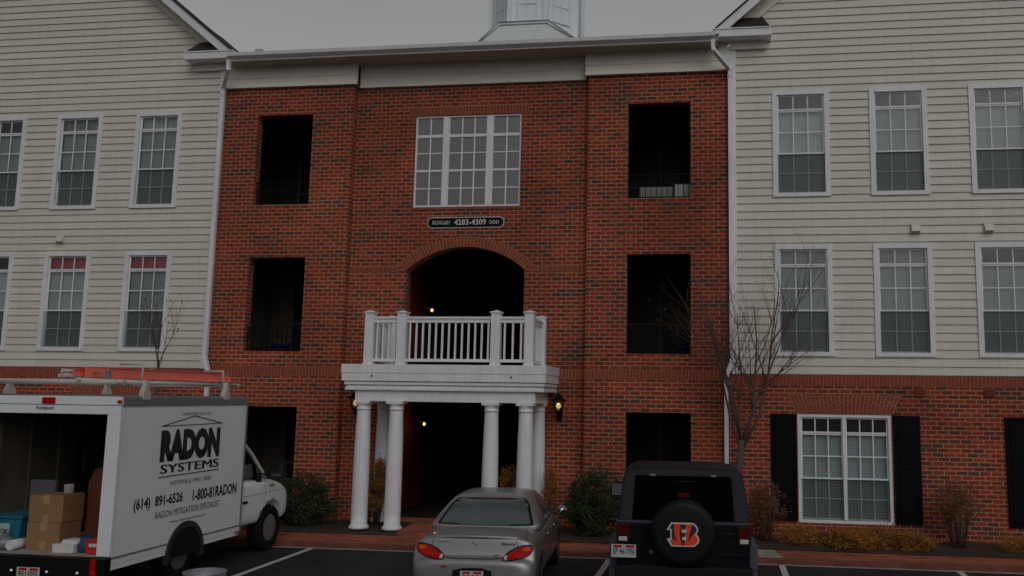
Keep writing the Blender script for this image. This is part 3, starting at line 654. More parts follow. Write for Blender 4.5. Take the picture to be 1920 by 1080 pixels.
# ---- cupola on the roof
cu = MB(); f0, f1 = 3.5, 5.6
cu.prism([(-.92, 11.30), (1.86, 11.30), (1.0, 11.93), (-.27, 11.93)], 'y', f0, f1); cup = cu.build('cupola', M['cupola'], bld)
m = MB()
for off, wd in ((0, .012), (-.075, .010)):
    pts = [(-.92 - off * .2, 11.30 + off * 0), (-.27 - off * .5, 11.93 + off), (1.0 + off * .5, 11.93 + off), (1.86 + off * .2, 11.30)]
    pts = [(p[0], f0 - .02, p[1]) for p in pts]
    for p, q in zip(pts, pts[1:]): m.tube([p, q], wd, 5)
m.build('flashing', M['flash'], cup)
oc = (.45, 4.75); ro = 1.22
m = MB(); 
pts = [(oc[0] + ro * math.cos(R(22.5 + 45 * i)), oc[1] + ro * math.sin(R(22.5 + 45 * i))) for i in range(8)]
m.prism(pts, 'z', 11.3, 14.6); tow = m.build('lantern_tower', M['cupola'], cup)
m = MB()
for p in pts: m.box(p[0] - .06, p[0] + .06, p[1] - .06, p[1] + .06, 11.6, 14.6)
m.build('corner_trim', M['cupola'], cup)
for i in range(8):
    a = R(45 * i); d = Vector((math.cos(a), math.sin(a), 0)); t_ = Vector((-d.y, d.x, 0)); c = Vector((oc[0], oc[1], 0)) + d * (ro * math.cos(R(22.5)) + .02)
    if d.y > .5: continue
    m = MB(); hw = .27
    def q4(u0, u1, z0_, z1_, e, mm): 
        vs = []
        for ee in (0, e):
            for u, z in ((u0, z0_), (u1, z0_), (u1, z1_), (u0, z1_)): p = c + t_ * u + d * ee; vs.append((p.x, p.y, z))
        mm.add(vs, [(0, 1, 2, 3), (7, 6, 5, 4), (0, 4, 5, 1), (1, 5, 6, 2), (2, 6, 7, 3), (3, 7, 4, 0)])
    q4(-hw, -hw + .05, 12.05, 14.2, .012, m); q4(hw - .05, hw, 12.05, 14.2, .012, m); q4(-.012, .012, 12.05, 14.2, .006, m); q4(-hw, hw, 12.0, 12.06, .015, m)
    for zz in (12.45, 12.9, 13.35, 13.8): q4(-hw + .05, hw - .05, zz - .01, zz + .01, .006, m)
    o = m.build('lantern_window', M['cupola'], cup)
m = MB(); m.lathe([(1.35, 14.6), (1.35, 14.75), (.7, 15.4), (0, 16.4)], (oc[0], oc[1], 0), n=8, smooth=False); m.build('lantern_roof', M['shingle'], cup)
m = MB(); m.tube([(-4.75, -.2, 9.74), (-4.75, -.2, 9.9)], .03); 
# small roof vent by the left end of gutter
MB().box(-4.86, -4.70, .1, .25, 9.9, 10.08).build('roof_vent', M['flash'], bld)

# ------------------------------------------------------------------ sign, lanterns
sg = empty('building_sign', 'black oval-ended sign with cream numbers above the brick arch', 'sign', (0, YC, 6.165))
m = MB(); L2, H2 = .80, .098
def lozenge(l, h, n=6):
    c = h * .75; return [(-l, -h + c), (-l + c * .35, -h + c * .3), (-l + c, -h), (l - c, -h), (l - c * .35, -h + c * .3), (l, -h + c), (l, h - c), (l - c * .35, h - c * .3), (l - c, h), (-l + c, h), (-l + c * .35, h - c * .3), (-l, h - c)]
m.prism(lozenge(L2 + .018, H2 + .018), 'y', -.020, -.002); m.build('border', M['signtext'], sg)
m = MB(); m.prism(lozenge(L2, H2), 'y', -.026, -.018); m.build('board', M['signface'], sg)
lettering('BLDG.#21', (-.70, -.028, -.045), (1, 0, 0), (0, 0, 1), .37, .085, M['signtext'], sg, bold=.01)
lettering('4283-4309', (-.24, -.028, -.055), (1, 0, 0), (0, 0, 1), .68, .12, M['signtext'], sg, bold=.02)
lettering('ODD', (.50, -.028, -.038), (1, 0, 0), (0, 0, 1), .21, .075, M['signtext'], sg, bold=.01)

def lantern(x, label):
    o = empty('wall_lantern', label, 'lantern', (x, YC, 2.40), group='wall lanterns beside the portico')
    y = -.17
    m = MB(); m.box(-.045, .045, -.02, -.002, -.26, -.02); m.tube([(0, -.02, -.16), (0, -.10, -.20), (0, y, -.14), (0, y, -.08)], .014, 6); m.lathe([(.02, -.20), (.035, -.15), (.03, -.11), (.055, -.09), (.085, -.06), (.085, -.05)], (0, y, 0), n=12)
    for k in range(4):
        a = R(45 + 90 * k); m.tube([(.085 * math.cos(a), y + .085 * math.sin(a), -.05), (.130 * math.cos(a), y + .130 * math.sin(a), .13)], .007, 5)
    m.build('bracket', M['blackmetal'], o)
    m = MB(); m.lathe([(.145, .13), (.15, .145), (.115, .18), (.06, .22), (.05, .255), (.025, .27), (.012, .30), (0, .305)], (0, y, 0), n=12); m.build('roof_cap', M['blackmetal'], o)
    m = MB(); m.lathe([(.080, -.05), (.124, .13)], (0, y, 0), n=12); 
    m.f.pop(); m.sm.pop(); m.f.pop(); m.sm.pop(); m.build('lamp_glass', M['lampglass'], o)
    m = MB(); m.lathe([(0, -.01), (.03, .0), (.052, .04), (.045, .075), (0, .10)], (0, y, 0), n=12); m.build('bulb', M['bulb'], o)
    l = bpy.data.lights.new('lantern_light', 'POINT'); l.energy = 1.8; l.color = (1, .65, .3); l.shadow_soft_size = .04; q = bpy.data.objects.new('lantern_light', l); C.objects.link(q); q.parent = o; q.location = (0, y - .02, .11)
lantern(2.045, 'lit black wall lantern on the brick right of the portico'); lantern(-2.13, 'lit black wall lantern left of the leftmost portico column')

# ------------------------------------------------------------------ ground
def sheet(name, pts, z, mt, kind='structure'):
    m = MB(); m.add([(p[0], p[1], z) for p in pts], [tuple(range(len(pts)))]); o = m.build(name, mt); tag(o, kind=kind); return o
sheet('ground', [(-500, -500), (500, -500), (500, 500), (-500, 500)], -.03, M['grass'])
sheet('parking_lot', [(-45, -45), (45, -45), (45, .5), (-45, .5)], 0, M['asphalt'])
cyf = lambda x: -2.47 + .018 * x
m = MB(); m.prism([(-45, cyf(-45)), (45, cyf(45)), (45, cyf(45) + .13), (-45, cyf(-45) + .13)], 'z', -.02, .085); tag(m.build('curb', M['curb'], bevel=.015), kind='structure')
m = MB(); m.prism([(-45, cyf(-45) - .07), (45, cyf(45) - .07), (45, cyf(45) - .002), (-45, cyf(-45) - .002)], 'z', -.02, .006); tag(m.build('gutter_strip', M['concrete']), kind='structure')
m = MB(); m.prism([(-45, cyf(-45) + .132), (45, cyf(45) + .132), (45, -1.42), (-45, -1.42)], 'z', -.02, .08); tag(m.build('sidewalk', M['sidewalk']), kind='structure')
m = MB(); m.prism([(5.80, cyf(6) + .14), (6.18, cyf(6) + .14), (6.08, -1.43), (5.70, -1.43)], 'z', 0, .084); tag(m.build('sidewalk_slab', M['concrete']), kind='structure')
m = MB()
nx_, ny_ = 140, 8
vs = []; fs = []
for j in range(ny_ + 1):
    for i in range(nx_ + 1):
        x = -17 + 34 * i / nx_; y = -1.42 + (YC + 1.42 - .0) * j / ny_; e = min(1, j / 2, 1)
        vs.append((x, y, .085 + .05 * e * (0.5 + noise.noise(Vector((x * 1.7, y * 1.7, 0)))) + (.012 * random.random())))
for j in range(ny_):
    for i in range(nx_): a = j * (nx_ + 1) + i; fs.append((a, a + 1, a + nx_ + 2, a + nx_ + 1))
m.add(vs, fs, True); tag(m.build('mulch_bed', M['mulch']), kind='structure')
m = MB(); m.prism([(-.62, -1.45), (.72, -1.45), (.9, .5), (-.8, .5)], 'z', .0, .155); m.box(-1.19, 1.21, .1, .5, .05, .158); tag(m.build('entry_walk', M['sidewalk']), kind='structure')
for x in (-1.72, 3.38, 6.14, 8.85, -4.6):
    y0 = cyf(x) - .08; o = sheet('parking_line', [(x - .05, y0 - 5.2), (x + .05, y0 - 5.2), (x + .05, y0), (x - .05, y0)], .004, M['paint'])
# fallen leaves
m = MB()
for i in range(500):
    x = random.uniform(-6, 11); y = -1.45 + random.gauss(-.3, .5); z = .09 if y > cyf(x) else .008
    if y > -1.42: z = .16
    a = random.uniform(0, 6.3); s_ = random.uniform(.012, .028); d = Vector((math.cos(a), math.sin(a), random.uniform(-.2, .2))) * s_; e = Vector((-math.sin(a), math.cos(a), random.uniform(-.2, .2))) * s_ * .7; c = Vector((x, y, z + .006))
    m.quad(c - d, c + e, c + d, c - e)
tag(m.build('fallen_leaves', M['golden'], recalc=False), kind='stuff')

# ------------------------------------------------------------------ plants
def leaves(m, c, rad, n, size, seed=0, lump=.5, shell=.35, top_flat=0, floor=0.09):
    rnd = random.Random(seed); c = Vector(c); k = 0
    while k < n:
        d = Vector((rnd.gauss(0, 1), rnd.gauss(0, 1), rnd.gauss(0, 1))).normalized()
        rr = rnd.random() ** shell
        lumpf = 1 + lump * noise.noise(d * 2.1 + Vector((seed, 0, 0))) + .35 * lump * noise.noise(d * 6 + Vector((0, seed, 0)))
        p = c + Vector((d.x * rad[0], d.y * rad[1], d.z * rad[2])) * rr * lumpf
        if noise.noise(p * 5.5 + Vector((seed, seed, 0))) < -.22 * (1 if rr > .6 else 0) or p.z < floor:
            if p.z < floor: p.z = floor + rnd.random() * .05
            else: continue
        a = Vector((rnd.gauss(0, 1), rnd.gauss(0, 1), rnd.gauss(0, 1))).normalized(); b = a.orthogonal().normalized(); s_ = size * rnd.uniform(.6, 1.3)
        m.quad(p - a * s_, p + b * s_ * .5, p + a * s_, p - b * s_ * .5); k += 1
    return m
def stems(m, base, rad, h, n, seed, r0=.008):
    rnd = random.Random(seed)
    for i in range(n):
        a = rnd.uniform(0, 6.28); x, y = base[0] + math.cos(a) * rad * .25, base[1] + math.sin(a) * rad * .2
        ex, ey = base[0] + math.cos(a) * rad * rnd.uniform(.3, 1), base[1] + math.sin(a) * rad * rnd.uniform(.3, .8)
        pts = [(x, y, base[2]), (x + (ex - x) * .4 + rnd.gauss(0, .02), y + (ey - y) * .4, base[2] + h * .45), (ex, ey, base[2] + h * rnd.uniform(.75, 1.05))]
        m.tube(pts, [r0, r0 * .7, r0 * .3], 5)
def shrub(label, c, rad, n, size, mt, cat='shrub', name='shrub', group=None, seed=1, lump=.5, ns=14, stem_h=None, shell=.35):
    o = empty(name, label, cat, (c[0], c[1], .1), group=group)
    m = MB(); leaves(m, (0, 0, c[2] - .1), rad, n, size, seed, lump, shell, floor=0.0); m.build('foliage', mt, o, recalc=False)
    m = MB(); stems(m, (0, 0, 0), rad[0], stem_h or (c[2] - .1 + rad[2] * .8), ns, seed); m.build('stems', M['bark2'], o)
    return o
shrub('dark green evergreen bush between the silver sedan and the dark off-roader', (2.86, -.78, .66), (.56, .45, .62), 9000, .026, M['green'], group='dark evergreen bushes', seed=3)
shrub('dark green bush in front of the white box truck nose', (-2.78, -.75, .56), (.58, .42, .50), 7500, .026, M['green'], group='dark evergreen bushes', seed=5)
shrub('reddish brown thinning bush behind the right rear corner of the dark off-roader', (5.98, -.60, .72), (.36, .32, .48), 2600, .022, M['bronze'], seed=8, ns=34, shell=.5)
for i, (x, y, r1, h, mt) in enumerate(((6.62, -.85, .42, .18, 'golden'), (7.22, -.92, .40, .20, 'golden'), (7.80, -.85, .46, .23, 'golden'), (8.42, -.95, .44, .19, 'golden'), (7.5, -1.08, .36, .17, 'golden'))):
    shrub(['leftmost low golden shrub under the ground floor double window', 'second low golden shrub from the left under the double window', 'tallest of the low golden shrubs, under the right shutter side of the window', 'rightmost low orange shrub of the row below the right shutter', 'small golden shrub at the front edge of the low row'][i],
          (x, y, .22), (r1, .32, h), 4200, .020, M[mt], group='low golden shrubs under the window', seed=20 + i, lump=.7, ns=20)
shrub('round-topped brown shrub with bare lower stems before the brick between two shutters', (9.29, -.60, .86), (.40, .36, .40), 2300, .020, M['bronze'], seed=12, ns=40, shell=.55)
shrub('low orange shrub at the far right edge below the shutter', (10.32, -.85, .20), (.45, .35, .2), 3000, .017, M['golden'], seed=31, lump=.7)
shrub('tall narrow shrub with yellow leaves between the two left columns', (-1.42, -.38, .85), (.20, .16, .56), 3200, .022, M['golden'], seed=14, ns=30, name='column_shrub', shell=.6)
shrub('yellow leaved shrub seen between the two right columns', (1.20, -.38, .92), (.26, .18, .40), 1500, .020, M['golden'], seed=15, ns=24, name='column_shrub', shell=.6)
shrub('sparse yellow leaved shrub beside the outermost right column', (1.98, -.35, .92), (.15, .14, .42), 1000, .022, M['golden'], seed=16, ns=14, name='column_shrub', shell=.6)

def tree(label, base, trunk_h, trunk_r, spread, height, seed, group=None, lean=(0, 0), leafn=60, limbs=7, depth=3, dense=0):
    rnd = random.Random(seed); o = empty('bare_tree', label, 'tree', base, group=group)
    m = MB(); top = Vector((lean[0], lean[1], trunk_h)); m.tube([(0, 0, 0), (lean[0] * .3, lean[1] * .3, trunk_h * .5), top], [trunk_r, trunk_r * .8, trunk_r * .72], 10); m.build('trunk', M['bark'], o)
    cr = MB(); lv = MB(); ends = []
    def grow(p, d, L_, r, lvl):
        n = 4; pts = [p.copy()]; q = p.copy(); dd = d.copy()
        for i in range(n):
            dd = (dd + Vector((rnd.gauss(0, .09), rnd.gauss(0, .09), .07))).normalized(); q = q + dd * L_ / n; pts.append(q.copy())
        cr.tube(pts, [r * (1 - .72 * i / n) for i in range(n + 1)], 6 if lvl < 2 else 4)
        ends.append(q)
        if lvl < depth:
            for i in range((rnd.choice((3, 4, 5)) if lvl == 0 else rnd.choice((2, 3, 4))) + dense):
                t_ = rnd.uniform(.25, .95); k = min(n - 1, int(t_ * n)); b = pts[k].lerp(pts[k + 1], t_ * n - k)
                a = rnd.uniform(0, 6.28); side = (dd.orthogonal().normalized() * math.cos(a) + dd.cross(dd.orthogonal().normalized()) * math.sin(a))
                side.y *= .7; nd = (dd * .85 + side * rnd.uniform(.45, .8) + Vector((0, 0, .15))).normalized()
                grow(b, nd, L_ * rnd.uniform(.38, .62), r * .5 * (1 - .3 * t_), lvl + 1)
    for i in range(limbs):
        a = 2 * math.pi * i / limbs + rnd.uniform(-.3, .3); out = spread * rnd.uniform(.55, 1.0)
        d = Vector((math.cos(a) * out * (.55 if math.cos(a) < 0 else 1), math.sin(a) * out * .55, (height - trunk_h) * rnd.uniform(.75, 1.05))); Ld = d.length
        p = top + Vector((0, 0, -rnd.uniform(0, trunk_h * .12)))
        grow(p, d.normalized(), Ld, trunk_r * rnd.uniform(.20, .36), 0)
    for i in range(leafn):
        p = rnd.choice(ends) + Vector((rnd.gauss(0, .02), rnd.gauss(0, .02), rnd.gauss(0, .02))); a = Vector((rnd.gauss(0, 1), rnd.gauss(0, 1), -1)).normalized(); b = a.orthogonal().normalized(); s_ = .022
        lv.quad(p - a * s_, p + b * s_ * .5, p + a * s_, p - b * s_ * .5)
    c = cr.build('crown', M['bark2'], o)
    lv.build('dead_leaves', M['bronze'], c, recalc=False)
tree('bare young tree with spreading upright branches behind the dark off-roader', (5.42, -.95, .1), 1.80, .085, 1.5, 4.5, 5, lean=(.14, 0), limbs=7, dense=1, group='bare young trees', leafn=90)
tree('bare young tree rising behind the roof rack of the white truck', (-5.72, -1.2, .1), 3.12, .035, .75, 4.3, 12, limbs=5, depth=2, group='bare young trees', leafn=70)

# ------------------------------------------------------------------ vehicle helpers
def eval_mesh(o, extra_bool=None):
    dg = bpy.context.evaluated_depsgraph_get(); me = bpy.data.meshes.new_from_object(o.evaluated_get(dg)); return me
def loft(rings, cap=True):
    m = MB(); n = len(rings[0])
    for r_ in rings: m.v += [tuple(p) for p in r_]
    for i in range(len(rings) - 1):
        for k in range(n): m.f.append((i * n + k, i * n + (k + 1) % n, (i + 1) * n + (k + 1) % n, (i + 1) * n + k)); m.sm.append(True)
    if cap: m.f.append(tuple(reversed(range(n)))); m.f.append(tuple((len(rings) - 1) * n + k for k in range(n))); m.sm += [True, True]
    return m
def finish(m, name, mt, parent, sub=2, cuts=(), bevel=0):
    o = m.build(name, mt, None, bevel=bevel)
    if sub: md = o.modifiers.new('s', 'SUBSURF'); md.levels = sub; md.render_levels = sub
    cs = []
    for (c, r_, h0, h1) in cuts:
        q = MB(); q.lathe([(r_, h0), (r_, h1)], c, axis='x', n=28, smooth=False); co = q.build('cut', mt, None); cs.append(co)
        b = o.modifiers.new('b', 'BOOLEAN'); b.object = co; b.operation = 'DIFFERENCE'; b.solver = 'EXACT'
    me = eval_mesh(o); me.name = name
    for co in cs: bpy.data.objects.remove(co)
    bpy.data.objects.remove(o)
    o = bpy.data.objects.new(name, me); C.objects.link(o); o.parent = parent
    if sub:
        for p in me.polygons: p.use_smooth = True
    return o
def bvh_of(*obs):
    vs = []; fs = []
    for o in obs:
        n = len(vs); vs += [v.co.copy() for v in o.data.vertices]; fs += [tuple(n + i for i in p.vertices) for p in o.data.polygons]
    return BVHTree.FromPolygons(vs, fs)
def in_poly(p, poly):
    c = False; n = len(poly)
    for i in range(n):
        a, b = poly[i], poly[i - 1]
        if (a[1] > p[1]) != (b[1] > p[1]) and p[0] < (b[0] - a[0]) * (p[1] - a[1]) / (b[1] - a[1] + 1e-12) + a[0]: c = not c
    return c
def roundpoly(poly, it=2):
    for _ in range(it):
        q = []
        for i in range(len(poly)):
            a, b = poly[i], poly[(i + 1) % len(poly)]; q += [(a[0] * .75 + b[0] * .25, a[1] * .75 + b[1] * .25), (a[0] * .25 + b[0] * .75, a[1] * .25 + b[1] * .75)]
        poly = q
    return poly
def patch(bvh, poly, axis, start, name, mt, parent, off=.006, rnd_=2, thick=.012):
    """project a 2D outline on a surface. axis 'y': poly in (x,z), ray +y; 'x': poly in (y,z), ray along -x (start side)"""
    poly = roundpoly(poly, rnd_)
    bm = bmesh.new(); vv = [bm.verts.new((p[0], p[1], 0)) for p in poly]; f = bm.faces.new(vv)
    bmesh.ops.triangulate(bm, faces=[f])
    for _ in range(3): bmesh.ops.subdivide_edges(bm, edges=[e for e in bm.edges if e.calc_length() > .06], cuts=1, use_grid_fill=False); bmesh.ops.triangulate(bm, faces=bm.faces)
    d = {'y': Vector((0, 1, 0)), 'x': Vector((-1, 0, 0)), 'z': Vector((0, 0, -1)), '-x': Vector((1, 0, 0))}[axis]
    bad = []
    for v in bm.verts:
        a, b = v.co.x, v.co.y
        o = Vector((a, start, b)) if axis == 'y' else (Vector((a, b, start)) if axis == 'z' else Vector((start, a, b)))
        h, nn, _, _ = bvh.ray_cast(o, d)
        if h is None: bad.append(v); continue
        v.co = h - d * off
    bmesh.ops.delete(bm, geom=bad, context='VERTS')
    ext = bmesh.ops.extrude_face_region(bm, geom=list(bm.faces)); 
    for g in ext['geom']:
        if isinstance(g, bmesh.types.BMVert): g.co = g.co + d * thick
    bmesh.ops.recalc_face_normals(bm, faces=bm.faces)
    me = bpy.data.meshes.new(name); bm.to_mesh(me); bm.free(); me.materials.append(mt)
    for p in me.polygons: p.use_smooth = False
    o = bpy.data.objects.new(name, me); C.objects.link(o); o.parent = parent; return o
def ring_y(y, pts):   # half section (x,z) from bottom centre to top centre
    full = [(-x, z) for x, z in reversed(pts) if x > 1e-5]
    return [(x, y, z) for x, z in pts] + [(x, y, z) for x, z in full]
def wheel(parent, x, y, r, w_, side, spokes=5, rimr=.64):
    o = MB(); s = side
    prof = [(rimr * r, -w_ / 2), (r * .93, -w_ / 2), (r * .985, -w_ * .38), (r, -w_ * .25), (r, w_ * .25), (r * .985, w_ * .38), (r * .93, w_ / 2), (rimr * r, w_ / 2), (rimr * r, -w_ / 2)]
    o.lathe(prof, (x, y, r), axis='x', n=32); t_ = o.build('wheel', M['rubber'], parent)
    m = MB(); e = s * w_ * .42
    m.lathe([(rimr * r, s * w_ * .48), (rimr * r * .97, s * w_ * .30), (rimr * r * .9, s * w_ * .20), (rimr * r * .45, s * w_ * .34), (rimr * r * .25, s * w_ * .42), (0, s * w_ * .42)], (x, y, r), axis='x', n=28)
    m.build('rim', M['rim'], t_)
    m = MB()
    for k in range(8): a = 2 * math.pi * k / 8; m.lathe([(.028, 0), (.028, .008)], (x + s * w_ * .30, y + math.cos(a) * rimr * r * .68, r + math.sin(a) * rimr * r * .68), axis='x', n=8)
    m.build('rim_holes', M['carblack'], t_)
    return t_

# ------------------------------------------------------------------ white box truck
TX, TY = -3.25, -7.15
tr = empty('box_truck', 'white box truck with open rear cargo box, black lettering on the side and ladder rack', 'truck', (TX, TY, 0))
bw = 1.0; BL = 3.08; zb, zt_ = .60, 2.555
m = MB()   # shell panels
m.box(bw - .04, bw, .04, BL, zb - .12, zt_ - .13); m.box(-bw, -bw + .04, .04, BL, zb - .12, zt_ - .13); m.box(-bw + .04, bw - .04, BL - .05, BL, zb, zt_ - .05)
m.box(-bw + .04, bw - .04, .04, BL - .05, zt_ - .06, zt_ - .02)
m.build('cargo_box', M['white'], tr, bevel=.006)
m = MB(); m.box(-bw + .041, bw - .041, .03, BL - .051, zb - .06, zb - .01); m.build('cargo_floor', M['concrete'], tr)
m = MB(); m.box(-bw + .041, -bw + .05, .05, BL - .06, zb, zt_ - .07); m.box(bw - .05, bw - .041, .05, BL - .06, zb, zt_ - .07); m.box(-bw + .05, bw - .05, BL - .07, BL - .055, zb, zt_ - .07)
for i in range(5): yy = .35 + i * .55; m.box(-bw + .05, -bw + .075, yy, yy + .05, zb, zt_ - .1); m.box(bw - .075, bw - .05, yy, yy + .05, zb, zt_ - .1)
m.build('inner_lining', M['inwall'], tr)
# roof edge trim (grey radius rail) and rear frame
m = MB()
for s in (-1, 1): m.prism([(s * (bw + .012), zt_ - .135), (s * (bw + .012), zt_ - .03), (s * (bw - .02), zt_), (s * (bw - .08), zt_), (s * (bw - .08), zt_ - .02), (s * (bw - .01), zt_ - .135)], 'y', .03, BL + .02)
m.box(-bw, bw, BL + .0, BL + .03, zt_ - .12, zt_ - .01); m.box(bw - .03, bw + .012, BL + .0, BL + .03, zb - .12, zt_ - .12)
m.build('roof_rail', M['greyseam'], tr)
m = MB(); 
m.box(-bw - .01, bw + .01, -.02, .035, zt_ - .125, zt_ - .02)
m.box(-bw - .005, bw + .005, -.01, .035, zt_ - .24, zt_ - .13); m.box(bw - .17, bw + .01, -.01, .04, zb - .01, zt_ - .24); m.box(-bw - .01, -bw + .10, -.01, .04, zb - .01, zt_ - .24)
m.build('rear_frame', M['white'], tr, bevel=.008)
m = MB(); m.box(-.075, .105, -.04, -.021, zt_ - .115, zt_ - .035); m.build('brake_lamp', M['red'], tr, bevel=.008)
m = MB(); m.box(bw - .03, bw + .02, -.035, -.021, zt_ - .10, zt_ - .06); m.build('marker_lamp', M['red'], tr)
lettering('Rockport', (-.16, -.013, zt_ - .205), (1, 0, 0), (0, 0, 1), .24, .06, M['navy'], tr, bold=.03)
# seam and skirt on the side
m = MB(); m.box(bw, bw + .008, .0, BL, .555, .575); m.build('side_seam', M['greyseam'], tr)
# skirts with wheel arch cut
for (q0, q1) in ((bw - .06, bw - .004), (-bw + .004, -bw + .06)):
    m = MB(); m.box(q0, q1, .04, 1.62 - .41, .42, .555); m.build('skirt', M['white'], tr); m = MB(); m.box(q0, q1, 1.62 + .41, BL - .02, .42, .555); m.build('skirt', M['white'], tr)
m = MB(); m.box(bw + .003, bw + .02, BL - .12, BL - .08, .45, .49); m.build('side_marker', M['red'], tr)
# wheel arch trim
m = MB(); n = 24
for i in range(n):
    a = math.pi * (-.05 + 1.1 * i / n); b = math.pi * (-.05 + 1.1 * (i + 1) / n)
    for (ra, rb, x) in ((.38, .46, bw + .022),):
        P_ = lambda r_, q, x_: (x_, 1.62 + r_ * math.cos(q), .36 + r_ * math.sin(q))
        m.quad(P_(ra, a, x), P_(rb, a, x), P_(rb, b, x), P_(ra, b, x)); m.quad(P_(rb, a, x), P_(rb, a, bw - .02), P_(rb, b, bw - .02), P_(rb, b, x)); m.quad(P_(ra, a, x), P_(ra, b, x), P_(ra, b, bw - .1), P_(ra, a, bw - .1))
m.build('wheel_arch', M['archgrey'], tr)
m = MB(); pts = [(1.62 + .385 * math.cos(math.pi * q / 16), .36 + .385 * math.sin(math.pi * q / 16)) for q in range(17)]; m.prism(pts, 'x', bw + .004, bw + .012); m.build('wheel_well', M['carblack'], tr)
# chassis, bumper
m = MB(); m.box(-.45, -.35, .1, 5.0, .38, .52); m.box(.35, .45, .1, 5.0, .38, .52); m.box(-.9, .9, .1, .3, .32, .42); m.box(-.8, .8, 1.5, 1.72, .3, .42); m.box(-.7, .7, .6, 1.1, .25, .42); m.box(.5, .9, 2.0, 2.9, .28, .5); m.build('chassis', M['black'], tr)
m = MB(); m.box(-bw - .01, bw + .015, -.10, .03, .33, .58); m.build('rear_bumper', M['black'], tr, bevel=.012)
m = MB(); m.box(bw - .17, bw - .10, -.106, -.099, .34, .575); m.build('reflector_strip', M['red'], tr)
m = MB(); m.lathe([(0, 0), (.04, 0), (.045, -.015), (.03, -.03), (0, -.035)], (bw - .12, -.10, .40), axis='y', n=14); m.build('tail_lamp', M['red'], tr)
for x in (-.22, .26, bw - .33):
    m = MB(); m.lathe([(0, 0), (.032, 0), (.028, -.02), (0, -.03)], (x, -.10, .40), axis='y', n=12); m.build('clear_lamp', M['chrome'], tr)
def plate(parent, x, z, y, txt, w_=.31, h_=.155, top=(.30, .02, .04), blue=False):
    m = MB(); m.box(x - w_ / 2, x + w_ / 2, y - .006, y, z - h_ / 2, z + h_ / 2); o = m.build('number_plate', M['plate'], parent, bevel=.002)
    m = MB(); m.box(x - w_ * .40, x - .02, y - .0085, y - .0065, z + h_ * .26, z + h_ * .44); m.box(x + .02, x + w_ * .42, y - .0085, y - .0065, z + h_ * .26, z + h_ * .44); m.build('state_band', M['red'], o)
    lettering(txt, (x - w_ * .42, y - .0095, z - h_ * .28), (1, 0, 0), (0, 0, 1), w_ * .84, h_ * .50, M['navy'] if blue else M['ink'], o, bold=.015)
    m = MB(); m.box(x - w_ / 2 - .006, x + w_ / 2 + .006, y - .004, y + .004, z - h_ / 2 - .006, z - h_ / 2); m.box(x - w_ / 2 - .006, x + w_ / 2 + .006, y - .004, y + .004, z + h_ / 2, z + h_ / 2 + .006); m.build('plate_frame', M['carblack'], o)
plate(tr, .02, .375, -.115, 'PFU 5055')
# lettering on the side (text runs toward +y when seen from the right)
def side(txt, ya, yb, za, zb_, mt='ink', bold=0, skew=0, **kw):
    # positions measured as world Y; convert
    lettering(txt, (bw + .0045, ya - TY, za), (0, 1, skew), (0, 0, 1), yb - ya, zb_ - za, M[mt], tr, bold=bold, **kw)
side('A RADON VENTILATION CO. INC.', -5.82, -5.08, 2.285, 2.325, 'ink2')
side('RADON', -6.27, -4.80, 1.665, 2.10, bold=.075)
side('SYSTEMS', -6.23, -4.80, 1.515, 1.635, rep=.010)
side('WESTERVILLE, OHIO  43082', -6.0, -4.98, 1.335, 1.40, 'ink2')
side('(614)  891-6526', -6.75, -5.66, 1.06, 1.235, bold=.03, skew=.0)
side('1-800-81RADON', -5.42, -4.23, 1.075, 1.235, bold=.03)
side('RADON MITIGATION SPECIALIST', -6.27, -4.69, .93, 1.02, 'ink2')
side('www.radonsystems.com', -5.94, -5.04, .82, .875, 'ink2')
m = MB()
def bar(y0, z0, y1, z1, th):
    a = Vector((0, y0 - TY, z0)); b = Vector((0, y1 - TY, z1)); d = (b - a).normalized(); nrm = Vector((0, -d.z, d.y)) * th / 2; x = bw + .0045
    m.quad(*[(x, p.y, p.z) for p in (a - nrm, b - nrm, b + nrm, a + nrm)])
bar(-6.27, 2.145, -5.50, 2.275, .014); bar(-5.50, 2.275, -4.77, 2.155, .014); bar(-6.27, 2.145, -4.77, 2.155, .012); bar(-6.27, 1.47, -4.78, 1.475, .014)
m.build('roof_line_emblem', M['ink'], tr, recalc=False)
# cab
def cabring(y, w_, zb_, zs, zt2, wt=None):
    wt = wt or w_ * .9
    return ring_y(y, [(0, zb_), (w_ * .85, zb_), (w_ * .98, zb_ + .05), (w_, zb_ + .2), (w_, (zb_ + zs) / 2 + .1), (w_ * .985, zs), (wt, zt2 - .05), (wt * .9, zt2), (0, zt2 + .02)])
rings = [cabring(3.13, .93, .48, 1.18, 1.24), cabring(3.16, .94, .46, 1.18, 1.24), cabring(3.7, .94, .46, 1.18, 1.24), cabring(4.15, .935, .45, 1.14, 1.21), cabring(4.5, .93, .44, 1.08, 1.165), cabring(4.78, .91, .44, 1.0, 1.09), cabring(4.92, .87, .46, .92, 1.02), cabring(4.98, .80, .5, .85, .93), cabring(5.0, .7, .55, .8, .86)]
body = finish(loft(rings), 'cab', M['white'], tr, 2, [((0, 4.25, .36), .47, -1.2, 1.2)])
